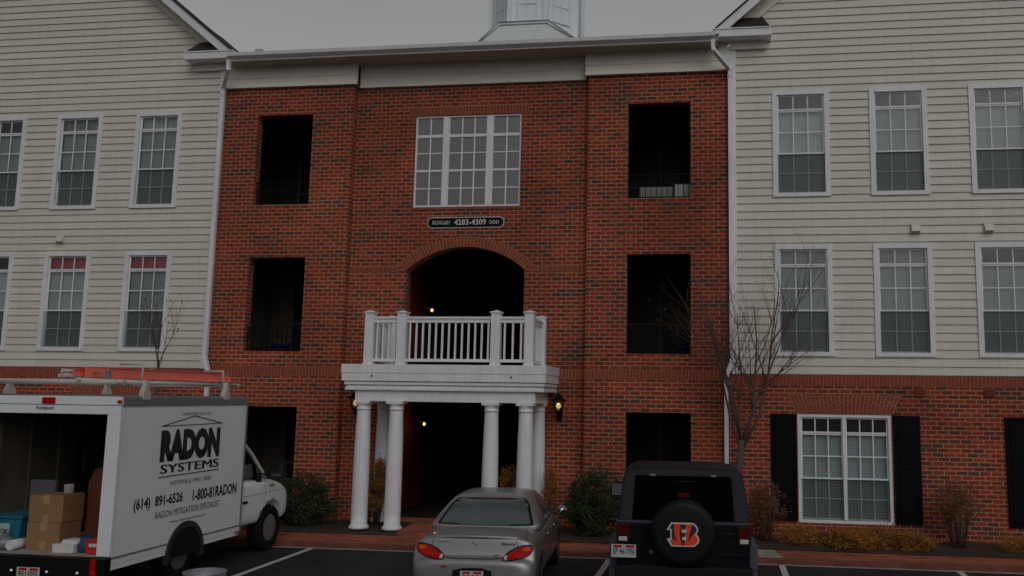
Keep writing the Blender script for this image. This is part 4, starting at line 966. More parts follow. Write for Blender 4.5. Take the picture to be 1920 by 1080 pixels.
# cab roof + pillars
m = MB()
roofr = [(3.13, 1.97), (3.3, 1.985), (3.55, 1.94), (3.66, 1.86)]
rr_ = [ring_y(y, [(0, z - .09), (.74, z - .09), (.80, z - .05), (.76, z - .01), (0, z + .01)]) for y, z in roofr]
finish(loft(rr_), 'cab_roof', M['white'], tr, 1)
for s in (-1, 1):
    m = MB()
    m.tube([(s * .80, 3.18, 1.90), (s * .80, 3.32, 1.86), (s * .845, 3.62, 1.62), (s * .90, 3.93, 1.30), (s * .91, 4.0, 1.20)], [.03, .032, .03, .028, .03], 8)
    m.tube([(s * .80, 3.16, 1.92), (s * .90, 3.16, 1.2)], .035, 8)
    m.build('windscreen_pillar', M['offwhite'], tr)
m = MB(); m.add([(.85, 3.18, 1.24), (.895, 3.92, 1.23), (.84, 3.60, 1.62), (.80, 3.34, 1.85), (.79, 3.18, 1.88)], [(0, 1, 2, 3, 4)]); m.build('door_window', M['carglass'], tr)
m = MB(); m.add([(-.88, 3.95, 1.25), (.88, 3.95, 1.25), (.78, 3.45, 1.86), (-.78, 3.45, 1.86)], [(0, 1, 2, 3)]); m.build('windscreen', M['carglass'], tr)
m = MB(); m.box(-.75, .75, 3.15, 3.2, .6, 1.75); m.box(.2, .62, 3.3, 3.45, 1.0, 1.6); m.box(-.62, -.2, 3.3, 3.45, 1.0, 1.6); m.box(-.9, .9, 3.75, 3.9, 1.1, 1.26); m.build('cab_interior', M['carblack'], tr)
bv = bvh_of(body)
def strip(bvh, pts, axis, start, w_, name, mt, parent, off=.004):
    m = MB()
    for (a, b) in zip(pts, pts[1:]):
        n = max(1, int(math.dist(a, b) / .05)); d = Vector((b[0] - a[0], b[1] - a[1])).normalized(); nr = Vector((-d.y, d.x)) * w_ / 2
        row = []
        for i in range(n + 1):
            t_ = i / n; c = Vector((a[0] + (b[0] - a[0]) * t_, a[1] + (b[1] - a[1]) * t_)); pr = []
            for q in (c - nr, c + nr):
                if axis == 'x': o, dd = Vector((start, q.x, q.y)), Vector((-1 if start > 0 else 1, 0, 0))
                elif axis == 'y': o, dd = Vector((q.x, start, q.y)), Vector((0, 1, 0))
                else: o, dd = Vector((q.x, q.y, start)), Vector((0, 0, -1))
                h = bvh.ray_cast(o, dd)[0]; pr.append(None if h is None else h - dd * off)
            row.append(pr)
        for p, q in zip(row, row[1:]):
            if None not in p and None not in q: m.quad(p[0], q[0], q[1], p[1])
    return m.build(name, mt, parent, recalc=False) if m.v else None
strip(bv, [(3.99, 1.16), (4.0, .98), (3.9, .6), (3.78, .50), (3.17, .50), (3.17, 1.18)], 'x', 2, .010, 'door_gap', M['cargap'], tr)
strip(bv, [(3.17, .97), (4.85, .97)], 'x', 2, .007, 'body_crease', M['greyseam'], tr)
m = MB(); m.box(.935, .965, 3.26, 3.38, .86, .90); m.build('door_handle', M['carblack'], tr, bevel=.008)
m = MB(); m.box(.945, .952, 4.12, 4.26, 1.06, 1.09); m.build('fender_badge', M['greyseam'], tr)
m = MB(); m.tube([(.90, 3.92, 1.28), (1.12, 3.94, 1.30)], .018, 6); m.tube([(.90, 3.92, 1.42), (1.12, 3.94, 1.42)], .018, 6); m.build('mirror_arm', M['carblack'], tr)
m = MB(); m.box(1.04, 1.27, 3.92, 4.02, 1.22, 1.50); m.build('door_mirror', M['carblack'], tr, bevel=.02)
m = MB(); m.box(1.06, 1.25, 3.912, 3.918, 1.25, 1.47); m.build('mirror_glass', M['chrome'], tr)
m = MB(); m.box(-.78, .78, 4.96, 5.02, .62, .86); m.build('grille', M['carblack'], tr, bevel=.01)
m = MB(); m.box(-.88, .88, 4.90, 5.03, .42, .58); m.build('front_bumper', M['black'], tr, bevel=.02)
for (x, y, s) in ((.80, 1.62, 1), (-.80, 1.62, -1), (.80, 4.25, 1), (-.80, 4.25, -1)): wheel(tr, x if y > 2 else x + s * .02, y, .375, .22, s, rimr=.58)
# rack
m = MB()
m.tube([(-1.0, .10, 2.72), (.95, .10, 2.72)], .035, 8); m.tube([(-1.0, 2.9, 2.72), (.95, 2.9, 2.72)], .03, 8)
m.tube([(.92, -.05, 2.72), (.92, 3.0, 2.72)], .025, 8); m.tube([(-.92, -.05, 2.72), (-.92, 3.0, 2.72)], .025, 8); m.tube([(.35, .0, 2.75), (.45, 2.9, 2.75)], .02, 8)
m.build('roof_rack', M['offwhite'], tr)
for y in (.48, 2.45):
    for s in (-1, 1):
        m = MB(); m.prism([(y - .02, 2.76), (y + .02, 2.76), (y + .035, 2.66), (y + .075, 2.60), (y + .08, 2.50), (y - .08, 2.50), (y - .075, 2.60), (y - .035, 2.66)], 'x', s * .95, s * 1.02); m.build('rack_foot', M['offwhite'], tr, bevel=.006)
# ladders on the rack
def ladder(name, p0, p1, wid, h, mt, label, nr=8, group=None):
    o = empty(name, label, 'ladder', p0, group=group); d = Vector(p1) - Vector(p0); u = d.normalized(); sdv = Vector((-u.y, u.x, 0)).normalized()
    for s in (0, 1):
        m = MB(); a = sdv * (-wid * s); b = a + d; up = Vector((0, 0, 1))
        for (o0, o1, z0_, z1_) in ((0, .012, 0, h), (0, .035, 0, .008), (0, .035, h - .008, h)):
            vs = []
            for e in (a, b):
                for (q, z) in ((o0, z0_), (o1, z0_), (o1, z1_), (o0, z1_)): vs.append(e + sdv * (-q if s == 0 else q) + up * z)
            m.add(vs, [(0, 1, 2, 3), (7, 6, 5, 4), (0, 4, 5, 1), (1, 5, 6, 2), (2, 6, 7, 3), (3, 7, 4, 0)])
        m.build('rail', mt, o)
    for i in range(nr):
        t_ = (i + .5) / nr; m = MB(); m.tube([d * t_ + Vector((0, 0, h / 2)), d * t_ - sdv * -(-wid) + Vector((0, 0, h / 2)) if False else d * t_ + sdv * (-wid) + Vector((0, 0, h / 2))], .014, 6); m.build('rung', M['alu'], o)
    return o
ld = ladder('extension_ladder', (-2.62, -6.95, 2.775), (-2.46, -4.25, 2.775), -.32, .135, M['ladder'], 'orange extension ladder lying on the truck roof rack', 10)
m = MB(); m.box(-.02, .03, .9, .96, -.03, .16); m.box(-.02, .03, -.02, .04, -.03, .10); m.build('rubber_foot', M['alu'], ld)
m = MB(); m.tube([(.93, .48, 2.72), (.93, .48, 2.96), (.60, .48, 2.96)], .014, 6); m.build('ladder_clamp', M['offwhite'], tr); m = MB(); m.tube([(.93, 2.45, 2.72), (.93, 2.45, 2.93), (.60, 2.45, 2.93)], .014, 6); m.build('ladder_clamp', M['offwhite'], tr)
ladder('folding_ladder', (-3.04, -7.05, 2.80), (-3.00, -6.1, 2.80), -.14, .09, M['ladder'], 'short folded orange step ladder left of the rear end of the long ladder', 4)

o = empty('pipe_bundle', 'pale plastic pipes strapped left of the ladders at the rear of the roof rack', 'pipes', (-3.22, -7.05, 2.80))
for i, (dx, dz, L_) in enumerate(((0, 0, 1.5), (.07, 0, 1.2), (.035, .06, 1.7))): MB().tube([(dx, 0, dz), (dx, L_, dz)], .026, 8).build('pipe', M['offwhite'], o)
m = MB(); m.tube([(-.03, .3, -.03), (-.035, .3, .05), (.035, .3, .10), (.105, .3, .05), (.10, .3, -.03)], .008, 5); m.build('strap', M['carblack'], o)
# cargo (things inside stand on the box floor)
FZ = zb - .008
def cardboard(x, y, z, w_, d_, h_, label):
    o = empty('cardboard_box', label, 'box', (x, y, z), group='stacked cardboard boxes')
    m = MB(); m.box(-w_ / 2, w_ / 2, -d_ / 2, d_ / 2, 0, h_ - .004); m.build('carton', M['card'], o, bevel=.004)
    m = MB(); m.box(-.045, .045, -d_ / 2 - .002, -d_ / 2 - .0005, 0, h_ * .3); m.build('tape', M['tape'], o); m = MB(); m.box(-.045, .045, -d_ / 2 - .002, -d_ / 2 - .0005, h_ * .68, h_); m.box(-.045, .045, -d_ / 2 - .001, d_ / 2, h_ - .003, h_ - .001); m.build('tape', M['tape'], o)
    m = MB(); m.box(-.003, .003, -d_ / 2 + .01, d_ / 2 - .01, h_ - .0035, h_ - .0028); 
cx_, cy_ = -3.40, -6.66
cardboard(cx_, cy_, FZ, .46, .40, .335, 'lower brown taped carton of the stack in the truck'); cardboard(cx_ + .005, cy_ + .01, FZ + .335, .47, .40, .345, 'upper brown taped carton of the stack in the truck')
m = MB(); m.lathe([(.055, 0), (.06, .01), (.06, .11), (.05, .12)], (-3.27, -6.62, FZ + .68), n=14); o = m.build('paint_can', M['concrete']); tag(o, 'small pale can on top of the upper carton', 'can')
o = empty('storage_tote', 'teal plastic tote with pale label at the left edge of the truck opening', 'tote', (-3.98, -6.55, FZ)); m = MB()
m.prism([(-.20, 0), (.17, 0), (.21, .36), (-.23, .36)], 'y', -.25, .25); m.build('body', M['teal'], o, bevel=.01); MB().box(-.25, .23, -.27, .27, .36, .40).build('lid', M['teal'], o, bevel=.01); MB().box(-.12, .05, -.256, -.252, .14, .30).build('paper_label', M['lightteal'], o)
m = MB()
for p in range(3): pass
rings = [[(-3.93 + (rr + .02 * math.sin(k * 3 + i)) * math.cos(2 * math.pi * k / 14), -6.93 + .7 * rr * math.sin(2 * math.pi * k / 14), FZ + z) for k in range(14)] for i, (rr, z) in enumerate(((.15, 0), (.20, .06), (.17, .13), (.08, .18), (.05, .21), (.07, .24)))]
o = loft(rings).build('plastic_bag', M['bag']); tag(o, 'crumpled grey translucent bag in front of the teal tote', 'bag')
m = MB(); m.lathe([(.062, 0), (.062, .30), (.050, .30), (.050, .01)], (-3.72, -7.02, FZ + .065), axis='y', n=20); o = m.build('pipe_offcut', M['paper']); tag(o, 'short white pipe lying between the bag and the cartons', 'pipe')
m = MB(); m.box(-3.12, -2.83, -7.03, -6.75, FZ, FZ + .105); m.box(-3.03, -2.81, -6.98, -6.78, FZ + .106, FZ + .15); o = m.build('white_box', M['paper'], bevel=.004); tag(o, 'flat white box right of the brown cartons', 'box')
rings = [[(-2.76 + (rr + .02 * math.sin(k * 2 + i)) * math.cos(2 * math.pi * k / 12), -6.85 + .9 * rr * math.sin(2 * math.pi * k / 12), FZ + z) for k in range(12)] for i, (rr, z) in enumerate(((.13, 0), (.15, .07), (.12, .14), (.06, .18)))]
o = loft(rings).build('cloth_bundle', M['bluegrey']); tag(o, 'dark blue cloth bundle between the white box and the red case', 'cloth')
o = empty('red_case', 'red plastic tool case beside the right wall of the truck opening', 'case', (-2.52, -6.92, FZ)); m = MB(); m.prism([(-.14, 0), (.14, 0), (.14, .12), (.08, .19), (-.09, .19), (-.14, .13)], 'y', -.12, .12); m.build('shell', M['redplastic'], o, bevel=.012)
MB().tube([(-.05, 0, .19), (-.04, 0, .22), (.03, 0, .22), (.04, 0, .19)], .009, 6).build('handle', M['redplastic'], o); MB().box(-.09, .02, -.124, -.1205, .09, .13).build('label_plate', M['paper'], o)
m = MB(); m.box(.15, .22, -.10, .1, .0, .02); m.box(.15, .24, -.10, .1, .035, .055); m.box(.14, .22, -.1, .1, .07, .09); m.build('loose_tools', M['redplastic'], o)
m = MB()
for (x, z) in ((-2.40, FZ + .62), (-2.37, FZ + .44), (-2.36, FZ + .33)): m.lathe([(.028, 0), (.055, 0), (.055, .5), (.028, .5)], (x, -7.02, z), axis='y', n=16)
o = m.build('pipe_elbows', M['paper']); tag(o, 'white rolls stacked against the right wall of the truck opening', 'rolls')
m = MB()
pts = [(.36 * math.cos(a), 0, .36 * math.sin(a)) for a in [2 * math.pi * k / 32 for k in range(33)]]
for dy in (0, .05, .1): m.tube([(p[0] - 3.42, -5.9 + dy, p[2] * 1.25 + FZ + 1.05) for p in pts], .035, 8, cap=False)
m.tube([(-3.42, -5.85, FZ), (-3.42, -5.85, FZ + .62)], .03, 8)
o = m.build('hose_coil', M['hoop']); tag(o, 'large black coil standing behind the cartons', 'hose')
m = MB(); m.prism([(-3.20, FZ), (-2.92, FZ), (-2.94, FZ + .88), (-3.02, FZ + 1.0), (-3.12, FZ + .98), (-3.20, FZ + .8)], 'y', -6.35, -6.05); o = m.build('orange_case', M['orangebox'], bevel=.012); tag(o, 'tall dull orange case behind and right of the cartons', 'case')
m = MB(); m.box(-4.18, -3.80, -6.2, -6.14, FZ + .35, FZ + .80); m.box(-4.18, -3.80, -6.2, -6.0, FZ, FZ + .34); o = m.build('grey_case', M['graypanel'], bevel=.008); tag(o, 'dark grey case against the left wall behind the teal tote', 'case')
m = MB(); m.box(-2.85, -2.40, -5.9, -5.2, FZ, FZ + .75); m.box(-2.85, -2.40, -5.9, -5.2, FZ + .78, FZ + 1.0)
for z in (.2, .4, .6): m.box(-2.82, -2.43, -5.91, -5.9, FZ + z, FZ + z + .01)
o = m.build('tool_cabinet', M['darkbrown'], bevel=.01); tag(o, 'dark brown cabinet deep inside the right side of the truck', 'cabinet')

# bin beside the truck
o = empty('round_bin', 'round galvanised bin with open top beside the white truck', 'bin', (-.915, -7.25, 0)); m = MB()
m.lathe([(.20, 0), (.225, .25), (.24, .48), (.232, .48), (.215, .25), (.19, .02), (0, .02)], (0, 0, 0), n=32); m.build('drum', M['galv'], o)
m = MB(); pts = [(.243 * math.cos(2 * math.pi * k / 32), .243 * math.sin(2 * math.pi * k / 32), .485) for k in range(33)]; m.tube(pts, .009, 6, cap=False); m.build('rim', M['galv'], o)
for s in (-1, 1): MB().tube([(s * .235, -.06, .40), (s * .275, -.04, .36), (s * .275, .04, .36), (s * .235, .06, .40)], .007, 6).build('handle', M['galv'], o)

# ------------------------------------------------------------------ silver sedan
sed = empty('silver_sedan', 'rounded silver sedan with orange and red oval tail lamps parked nose to the curb', 'car', (2.105, -6.32, 0), R(4.7)); sed.scale = (.935, .935, .935)
def sec(y, w_, zb_, zs, zt2, cr=.02):
    return ring_y(y, [(0, zb_), (w_ * .8, zb_), (w_ * .965, zb_ + .06), (w_, zb_ + .20 if zs - zb_ > .3 else (zb_ + zs) / 2), (w_ * .995, zs - .06), (w_ * .96, zs), (w_ * .86, zt2 - .01), (w_ * .5, zt2 + cr * .7), (0, zt2 + cr)])
S = [sec(.0, .60, .36, .50, .56, .005), sec(.012, .70, .32, .52, .595, .005), sec(.04, .775, .27, .55, .625, .006), (sec(.09, .82, .24, .575, .640, .006)), sec(.125, .835, .22, .60, .655, .008),
     sec(.150, .840, .2, .68, .77, .012), sec(.170, .842, .2, .74, .86, .02), sec(.19, .845, .2, .77, .890, .02), sec(.26, .848, .2, .79, .905, .018), sec(.55, .85, .2, .80, .915, .015), sec(1.0, .855, .2, .82, .922, .012), sec(1.6, .857, .2, .82, .925, .012), sec(2.6, .857, .2, .81, .92, .02), sec(3.2, .85, .2, .79, .89, .03), sec(3.7, .835, .2, .73, .83, .03), sec(4.05, .79, .22, .66, .74, .03), sec(4.27, .69, .26, .58, .64, .02), sec(4.36, .55, .34, .52, .56, .01)]
sb = finish(loft(S), 'body', M['silver'], sed, 2, [((0, .83, .30), .335, -1, 1), ((0, 3.40, .30), .335, -1, 1)])
def gsec(y, wb_, wt, zt2): return ring_y(y, [(0, .84), (wb_, .84), (wb_ * .995, .93), (wb_ * .96 + wt * .04, .93 + (zt2 - .93) * .15), (wt * 1.03, .93 + (zt2 - .93) * .72 if zt2 > .97 else zt2), (wt * .92, zt2 - .006), (wt * .5, zt2 + .012), (0, zt2 + .018)])
G = [gsec(.92, .79, .75, .94), gsec(1.02, .80, .745, 1.00), gsec(1.28, .81, .70, 1.16), gsec(1.55, .81, .655, 1.27), gsec(1.80, .81, .635, 1.315), gsec(2.2, .79, .60, 1.335), gsec(2.6, .78, .59, 1.32), gsec(2.85, .775, .58, 1.27), gsec(3.2, .76, .60, 1.08), gsec(3.42, .75, .64, .96), gsec(3.5, .74, .68, .92)]
sg_ = finish(loft(G), 'cabin', M['silver'], sed, 2)
bv = bvh_of(sb, sg_)
# rear window surround and glass
patch(bv, [(-.70, .945), (.70, .945), (.685, 1.0), (.555, 1.262), (.43, 1.272), (-.43, 1.272), (-.555, 1.262), (-.685, 1.0)], 'y', -2, 'rear_window_seal', M['carblack'], sed, .004, 1)
sglass = mat('car_window', (.075, .098, .104), .08, spec=.8, var=.2, scale=3, coat=.4)
patch(bv, [(-.66, .965), (.66, .965), (.645, 1.0), (.525, 1.240), (.41, 1.250), (-.41, 1.250), (-.525, 1.240), (-.645, 1.0)], 'y', -2, 'rear_window', sglass, sed, .009, 1)
for s, ax, st in ((1, 'x', 2), (-1, '-x', -2)):
    patch(bv, [(1.42, .965), (2.16, .965), (2.16, 1.262), (1.95, 1.27), (1.68, 1.215)], ax, st, 'side_window', sglass, sed, .005, 1)
    patch(bv, [(2.22, .965), (3.18, .965), (2.80, 1.20), (2.66, 1.26), (2.22, 1.27)], ax, st, 'side_window', sglass, sed, .005, 1)
    strip(bv, [(2.19, .95), (2.19, .45), (2.15, .30)], 'x', st, .009, 'door_gap', M['cargap'], sed); strip(bv, [(3.12, .93), (3.10, .30)], 'x', st, .009, 'door_gap', M['cargap'], sed); strip(bv, [(1.30, .93), (1.32, .62), (1.18, .40)], 'x', st, .009, 'door_gap', M['cargap'], sed)
    strip(bv, [(1.15, .53), (3.05, .53)], 'x', st, .035, 'side_moulding', M['silver'], sed, .012)
    for yy in (1.42, 2.32): m = MB(); m.box(s * .848, s * .875, yy, yy + .14, .77, .80); m.build('door_handle', M['chrome'], sed, bevel=.008)
    m = MB(); m.lathe([(0, -.06), (.06, -.05), (.085, .0), (.075, .05), (0, .075)], (s * (.88 + .06 * s), 2.86, .955), axis='y', n=14); m.tube([(s * .84, 2.88, .955), (s * .88, 2.87, .95)], .022, 6); o = m.build('door_mirror', M['silver'], sed)
    m = MB(); m.lathe([(0, 0), (.068, 0), (.06, .01), (0, .011)], (s * (.88 + .06 * s), 2.795, .955), axis='y', n=14); m.build('mirror_glass', M['chrome'], o)
# tail lamps
for s in (-1, 1):
    P2 = lambda pts: [(s * x, z) for x, z in pts]
    patch(bv, P2([(.385, .632), (.43, .70), (.55, .775), (.68, .812), (.775, .812), (.80, .76), (.775, .69), (.68, .64), (.52, .612), (.41, .610)]), 'y', -2, 'lamp_surround', M['carblack'], sed, .006, 2)
    tl = patch(bv, P2([(.44, .645), (.47, .70), (.565, .758), (.68, .793), (.765, .793), (.782, .755), (.757, .70), (.67, .655), (.54, .632), (.46, .626)]), 'y', -2, 'tail_lamp', M['red'], sed, .014, 1)
    patch(bv, P2([(.405, .640), (.435, .690), (.468, .640), (.44, .628)]), 'y', -2, 'reverse_lens', M['clear'], sed, .018, 1)
    patch(bv, P2([(.64, .752), (.70, .786), (.755, .782), (.765, .74), (.70, .728)]), 'y', -2, 'amber_lens', M['orange'], sed, .017, 1)
# boot outline, emblem, badges, plate
strip(bv, [(-.56, .86), (-.60, .74), (-.40, .645), (-.25, .632), (.25, .632), (.40, .645), (.60, .74), (.56, .86)], 'y', -2, .010, 'boot_gap', M['cargap'], sed, .004)
strip(bv, [(-.70, .24), (-.64, .55), (-.62, .92)], 'z', 3, .010, 'boot_gap', M['cargap'], sed); strip(bv, [(.70, .24), (.64, .55), (.62, .92)], 'z', 3, .010, 'boot_gap', M['cargap'], sed)
m = MB(); rings = []
for i in range(19):
    x = -.60 + 1.2 * i / 18; k = 1 - (x / .62) ** 2; yy = .222 - .045 * k; zz = .885 + .018 * k
    rings.append([(x, yy - .02, zz - .022), (x, yy - .03, zz - .004), (x, yy - .01, zz + .022), (x, yy + .06, zz + .022), (x, yy + .06, zz - .02)])
loft(rings).build('boot_lip', M['silver'], sed)
def on(x, z): h = bv.ray_cast(Vector((x, -2, z)), Vector((0, 1, 0)))[0]; return h.y - .008 if h else 0
m = MB(); pts = [(.0 + .034 * math.cos(2 * math.pi * k / 20), on(0, .81) , .81 + .020 * math.sin(2 * math.pi * k / 20)) for k in range(21)]; m.tube(pts, .0055, 6, cap=False); m.tube([(-.014, pts[0][1], .798), (-.010, pts[0][1], .822)], .004, 5); m.tube([(.014, pts[0][1], .798), (.010, pts[0][1], .822)], .004, 5); m.tube([(-.012, pts[0][1], .808), (.012, pts[0][1], .812)], .004, 5); m.build('emblem', M['chrome'], sed)
lettering('HYUNDAI', (-.52, on(-.45, .83) - .004, .822), (1, 0, 0), (0, 0, 1), .17, .022, M['alu'], sed, bold=.02)
lettering('Elantra', (.36, on(.42, .82) - .004, .80), (1, 0, 0), (0, 0, 1), .19, .035, M['cargap'], sed, bold=.02, shear=.3)
lettering('GLS', (.27, on(.3, .67) - .006, .665), (1, 0, 0), (0, 0, 1), .07, .022, M['cargap'], sed, bold=.03)
patch(bv, [(-.27, .37), (.27, .37), (.26, .52), (-.26, .52)], 'y', -2, 'plate_recess', M['carblack'], sed, .003, 1)
plate(sed, 0, .405, on(0, .47) - .004, 'EKB 2174')
m = MB(); m.box(-.42, -.34, -.012, -.004, .525, .545); m.build('rear_sticker', M['red'], sed)
for (x, s) in ((.745, 1), (-.745, -1)):
    for y in (.83, 3.40): wheel(sed, x, y, .30, .19, s)

# ------------------------------------------------------------------ dark off-roader
jp = empty('dark_offroader', 'dark blue boxy off-roader with black hard top and covered spare wheel on its tailgate', 'car', (4.73, -6.50, 0), R(3))
m = MB(); m.box(-.79, .79, .0, 2.55, .55, 1.15); m.box(-.72, .72, 2.55, 3.65, .55, 1.08); b_ = finish(m, 'body', M['jeep'], jp, 0, [((0, .62, .40), .46, -1, 1), ((0, 3.05, .40), .46, -1, 1)], bevel=.03)
# hard top, tapered
def tsec(y, wb_, wt, z0_, z1_, r_=.07): return [(-wb_, y, z0_), (wb_, y, z0_), (wb_ - (wb_ - wt) * .7, y + 0, z0_ + (z1_ - z0_) * .7), (wt, y, z1_ - r_), (wt - r_ * .5, y, z1_ - r_ * .25), (wt - r_ * 1.6, y, z1_), (-wt + r_ * 1.6, y, z1_), (-wt + r_ * .5, y, z1_ - r_ * .25), (-wt, y, z1_ - r_), (-wb_ + (wb_ - wt) * .7, y, z0_ + (z1_ - z0_) * .7)]
def lean(rg, dy, z0_, z1_): return [(x, y + dy * (z - z0_) / (z1_ - z0_), z) for x, y, z in rg]
rings = [lean(tsec(.02, .77, .70, 1.155, 1.745), .14, 1.15, 1.8), lean(tsec(.06, .785, .715, 1.155, 1.77), .14, 1.15, 1.8), lean(tsec(.3, .785, .715, 1.155, 1.78), .1, 1.15, 1.8), tsec(1.2, .78, .71, 1.155, 1.765), lean(tsec(2.45, .76, .68, 1.155, 1.71), -.1, 1.15, 1.8), lean(tsec(2.5, .75, .66, 1.155, 1.68), -.1, 1.15, 1.8)]
tp = loft(rings); tp.sm = [False] * len(tp.f); top = tp.build('hard_top', M['softtop'], jp, bevel=.01)
# rear glass (sits proud following the lean)
def leanquad(x0, x1, z0_, z1_, e, name, mt, par, taper=0, bev=.01):
    yy = lambda z: .02 + .14 * (z - 1.155) / .645 - e
    m = MB(); t_ = .014
    m.add([(x0, yy(z0_), z0_), (x1, yy(z0_), z0_), (x1 - taper, yy(z1_), z1_), (x0 + taper, yy(z1_), z1_), (x0, yy(z0_) + t_, z0_), (x1, yy(z0_) + t_, z0_), (x1 - taper, yy(z1_) + t_, z1_), (x0 + taper, yy(z1_) + t_, z1_)], [(0, 1, 2, 3), (7, 6, 5, 4), (0, 4, 5, 1), (1, 5, 6, 2), (2, 6, 7, 3), (3, 7, 4, 0)])
    return m.build(name, mt, par, bevel=bev)
jglass = mat('dark_tinted_glass', (.0012, .0012, .0016), .2, spec=.01, var=.1)
leanquad(-.61, .61, 1.17, 1.68, .010, 'rear_window', jglass, jp, .03)
m = MB(); m.box(-.40, -.33, .10, .13, 1.675, 1.70); m.box(.33, .40, .10, .13, 1.675, 1.70); m.build('window_hinge', M['greyseam'], jp, bevel=.004)
m = MB(); m.tube([(-.18, .085, 1.615), (.16, .085, 1.62)], .007, 6); m.tube([(.0, .09, 1.62), (.0, .08, 1.58)], .007, 6); m.build('wiper', M['carblack'], jp)
# tailgate details
m = MB(); m.box(-.60, .60, -.012, .0, .62, 1.13); m.build('tailgate', M['jeep'], jp, bevel=.006)
m = MB(); m.box(-.79, .79, -.012, .03, 1.138, 1.156); m.build('belt_rail', M['flare'], jp)
for z in (.78, 1.02): m = MB(); m.box(.48, .76, -.03, -.012, z - .02, z + .02); m.build('gate_hinge', M['jeep'], jp, bevel=.004)
# side windows
for s in (-1, 1):
    for (y0, y1) in ((.30, 1.30), (1.42, 2.35)):
        m = MB(); xa = s * .785; xb = s * .725
        m.add([(xa, y0, 1.20), (xa, y1, 1.20), (xb, y1 - .03, 1.66), (xb, y0 + .05, 1.66), (xa - s * .02, y0, 1.20), (xa - s * .02, y1, 1.20), (xb - s * .02, y1 - .03, 1.66), (xb - s * .02, y0 + .05, 1.66)], [(0, 1, 2, 3), (7, 6, 5, 4), (0, 4, 5, 1), (1, 5, 6, 2), (2, 6, 7, 3), (3, 7, 4, 0)]); m.build('side_window', jglass, jp)
    # fender flares
    n = 10
    for cyw in (.62, 3.05):
        m = MB()
        for i in range(n):
            a = math.pi * (.02 + .96 * i / n); b = math.pi * (.02 + .96 * (i + 1) / n)
            f = lambda q, r_, x: (s * x, cyw + min(.50, max(-.50, r_ * 1.15 * math.cos(q))), .40 + min(.50, r_ * 1.15 * math.sin(q)))
            for (x_i, x_o) in ((.70, .885),):
                m.quad(f(a, .47, x_i), f(b, .47, x_i), f(b, .47, x_o), f(a, .47, x_o)); m.quad(f(a, .43, x_i), f(a, .43, x_o), f(b, .43, x_o), f(b, .43, x_i)); m.quad(f(a, .47, x_o), f(b, .47, x_o), f(b, .43, x_o), f(a, .43, x_o))
                m.quad(f(a, .47, x_i), f(a, .43, x_i), f(b, .43, x_i), f(b, .47, x_i))
        m.build('fender_flare', M['flare'], jp)
    m = MB(); m.box(s * .70, s * .885, .10, .135, .60, .90); m.build('flare_end', M['flare'], jp, bevel=.012)
    # tail lamps
    m = MB(); xo = .795 * s; xi = .635 * s; m.box(xi, xo, -.055, -.0, .90, 1.125); tl = m.build('lamp_housing', M['carblack'], jp, bevel=.006)
    m = MB(); m.box(xi + s * .012, xo - s * .012, -.066, -.054, .985, 1.112); m.build('red_lens', M['darkred'], tl, bevel=.004); m = MB(); m.box(xi + s * .03, xo - s * .03, -.066, -.054, .925, .975); m.build('clear_lens', M['clear'], tl, bevel=.004)
    m = MB(); e_ = .0 if s < 0 else -.15; m.box(s * (.82 + e_), s * (.99 + e_), 1.93, 2.02, 1.23, 1.43); m.box(s * .66, s * .84, 1.97, 2.0, 1.28, 1.33); mo = m.build('door_mirror', M['carblack'], jp, bevel=.015)
    m = MB(); m.box(s * (.835 + e_), s * (.975 + e_), 1.922, 1.928, 1.25, 1.41); m.build('mirror_glass', M['chrome'], mo)
    for y in (1.36, 2.40): m = MB(); m.box(s * .786, s * .80, y - .03, y + .03, .95, .99); m.build('door_hinge', M['jeep'], jp)
m = MB(); m.box(-.80, .80, -.22, -.02, .46, .66); m.box(-.62, -.2, -.225, -.05, .655, .672); m.box(.25, .62, -.225, -.05, .655, .672); m.build('rear_bumper', M['carblack'], jp, bevel=.02)
m = MB(); m.box(-.45, -.35, .0, 3.7, .42, .55); m.box(.35, .45, .0, 3.7, .42, .55); m.box(-.7, .7, .55, .68, .33, .45); m.box(-.7, .7, 2.98, 3.12, .33, .45); m.box(-.74, .74, 3.66, 3.85, .5, .66); m.build('chassis', M['carblack'], jp)
plate(jp, -.705, .812, -.075, 'EP 461YN', .295, .15, blue=True)
m = MB(); m.box(-.83, -.56, -.07, -.01, .75, .87); m.build('plate_bracket', M['carblack'], jp)
m = MB(); m.lathe([(.025, 0), (.025, -.015)], (-.38, -.012, .80), axis='y', n=10); m.build('lock', M['greyseam'], jp)
m = MB(); m.box(-.075, .08, -.05, .06, 1.44, 1.49); m.build('brake_lamp', M['darkred'], jp, bevel=.01)
for s in (-1, 1):
    for y in (.62, 3.05): wheel(jp, s * .74, y, .39, .24, s, rimr=.58)
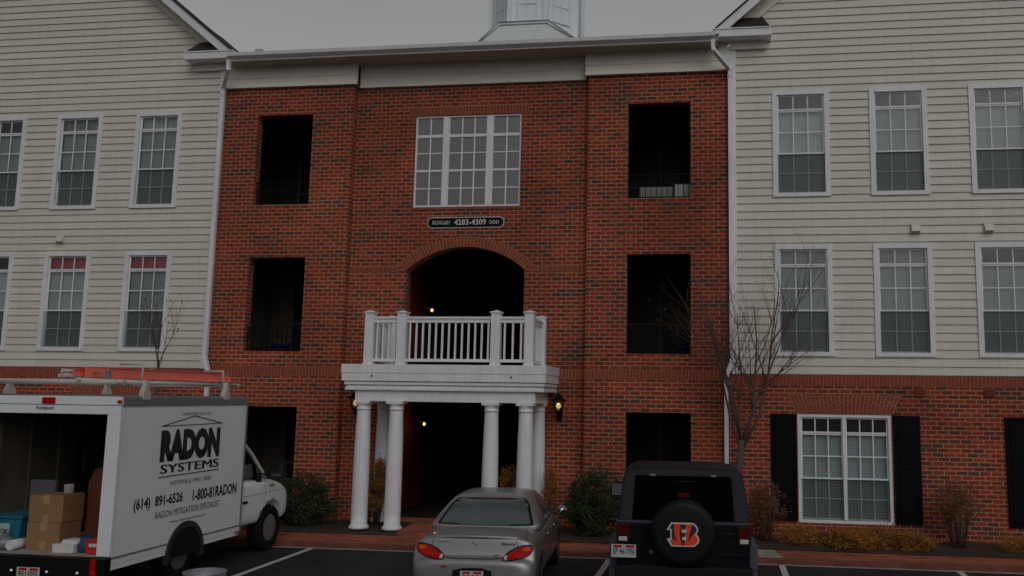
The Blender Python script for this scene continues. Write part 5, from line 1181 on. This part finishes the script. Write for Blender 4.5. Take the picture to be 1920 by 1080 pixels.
# spare wheel with cover
sx, sz, sy = .00, 1.055, -.30
m = MB(); m.lathe([(.30, .25), (.355, .235), (.378, .20), (.382, .12), (.378, .05), (.362, .015), (.335, -.002), (.30, -.008), (.1, -.012), (0, -.012)], (sx, sy, sz), axis='y', n=48); spare = m.build('spare_wheel', M['tyrecover'], jp)
# printed striped letter on the cover
LW_, LH = .375, .275
def lp(px, py): return (sx - .005 + (px - 700) / 1040 * LW_, sz - .005 - (py - 565) / 780 * LH)
outer = [(310, 180), (990, 180), (1060, 205), (1130, 270), (1175, 350), (1185, 420), (1160, 480), (1125, 530), (1180, 610), (1220, 700), (1215, 770), (1170, 850), (1100, 915), (1030, 948), (330, 948), (300, 920), (175, 700), (290, 690), (290, 430), (175, 425)]
m = MB(); m.prism([lp(*p) for p in outer], 'y', sy - .0165, sy - .0125); lg = m.build('letter_outline', M['logowhite'], spare)
inner = [(335, 230), (985, 232), (1045, 255), (1100, 310), (1130, 370), (1135, 430), (1110, 480), (1065, 530), (1125, 620), (1165, 705), (1160, 765), (1120, 835), (1060, 885), (1010, 905), (350, 905), (280, 740), (335, 735), (335, 390), (265, 385)]
m = MB(); m.prism([lp(*p) for p in inner], 'y', sy - .0195, sy - .0167); m.build('letter_fill', M['logoorange'], spare)
m = MB()
for st_ in ([(335, 232), (430, 232), (405, 330), (415, 480), (450, 620), (520, 800), (440, 740), (340, 700), (340, 390), (270, 385)],
            [(610, 232), (790, 232), (770, 360), (775, 520), (735, 600), (740, 900), (660, 900), (610, 700), (590, 520), (615, 350)],
            [(985, 232), (1045, 255), (1100, 310), (1130, 370), (1130, 430), (1100, 490), (1010, 560), (930, 690), (855, 800), (885, 650), (910, 520), (950, 380)]):
    m.prism([lp(*p) for p in st_], 'y', sy - .0215, sy - .0197)
m.build('letter_stripes', M['ink'], spare)
m = MB()
for (a, b, c, d) in ((655, 400, 800, 500), (670, 640, 800, 735)): m.prism([lp(a, b), lp(c, b), lp(c, d), lp(a, d)], 'y', sy - .024, sy - .0217)
m.build('letter_counters', M['logowhite'], spare)
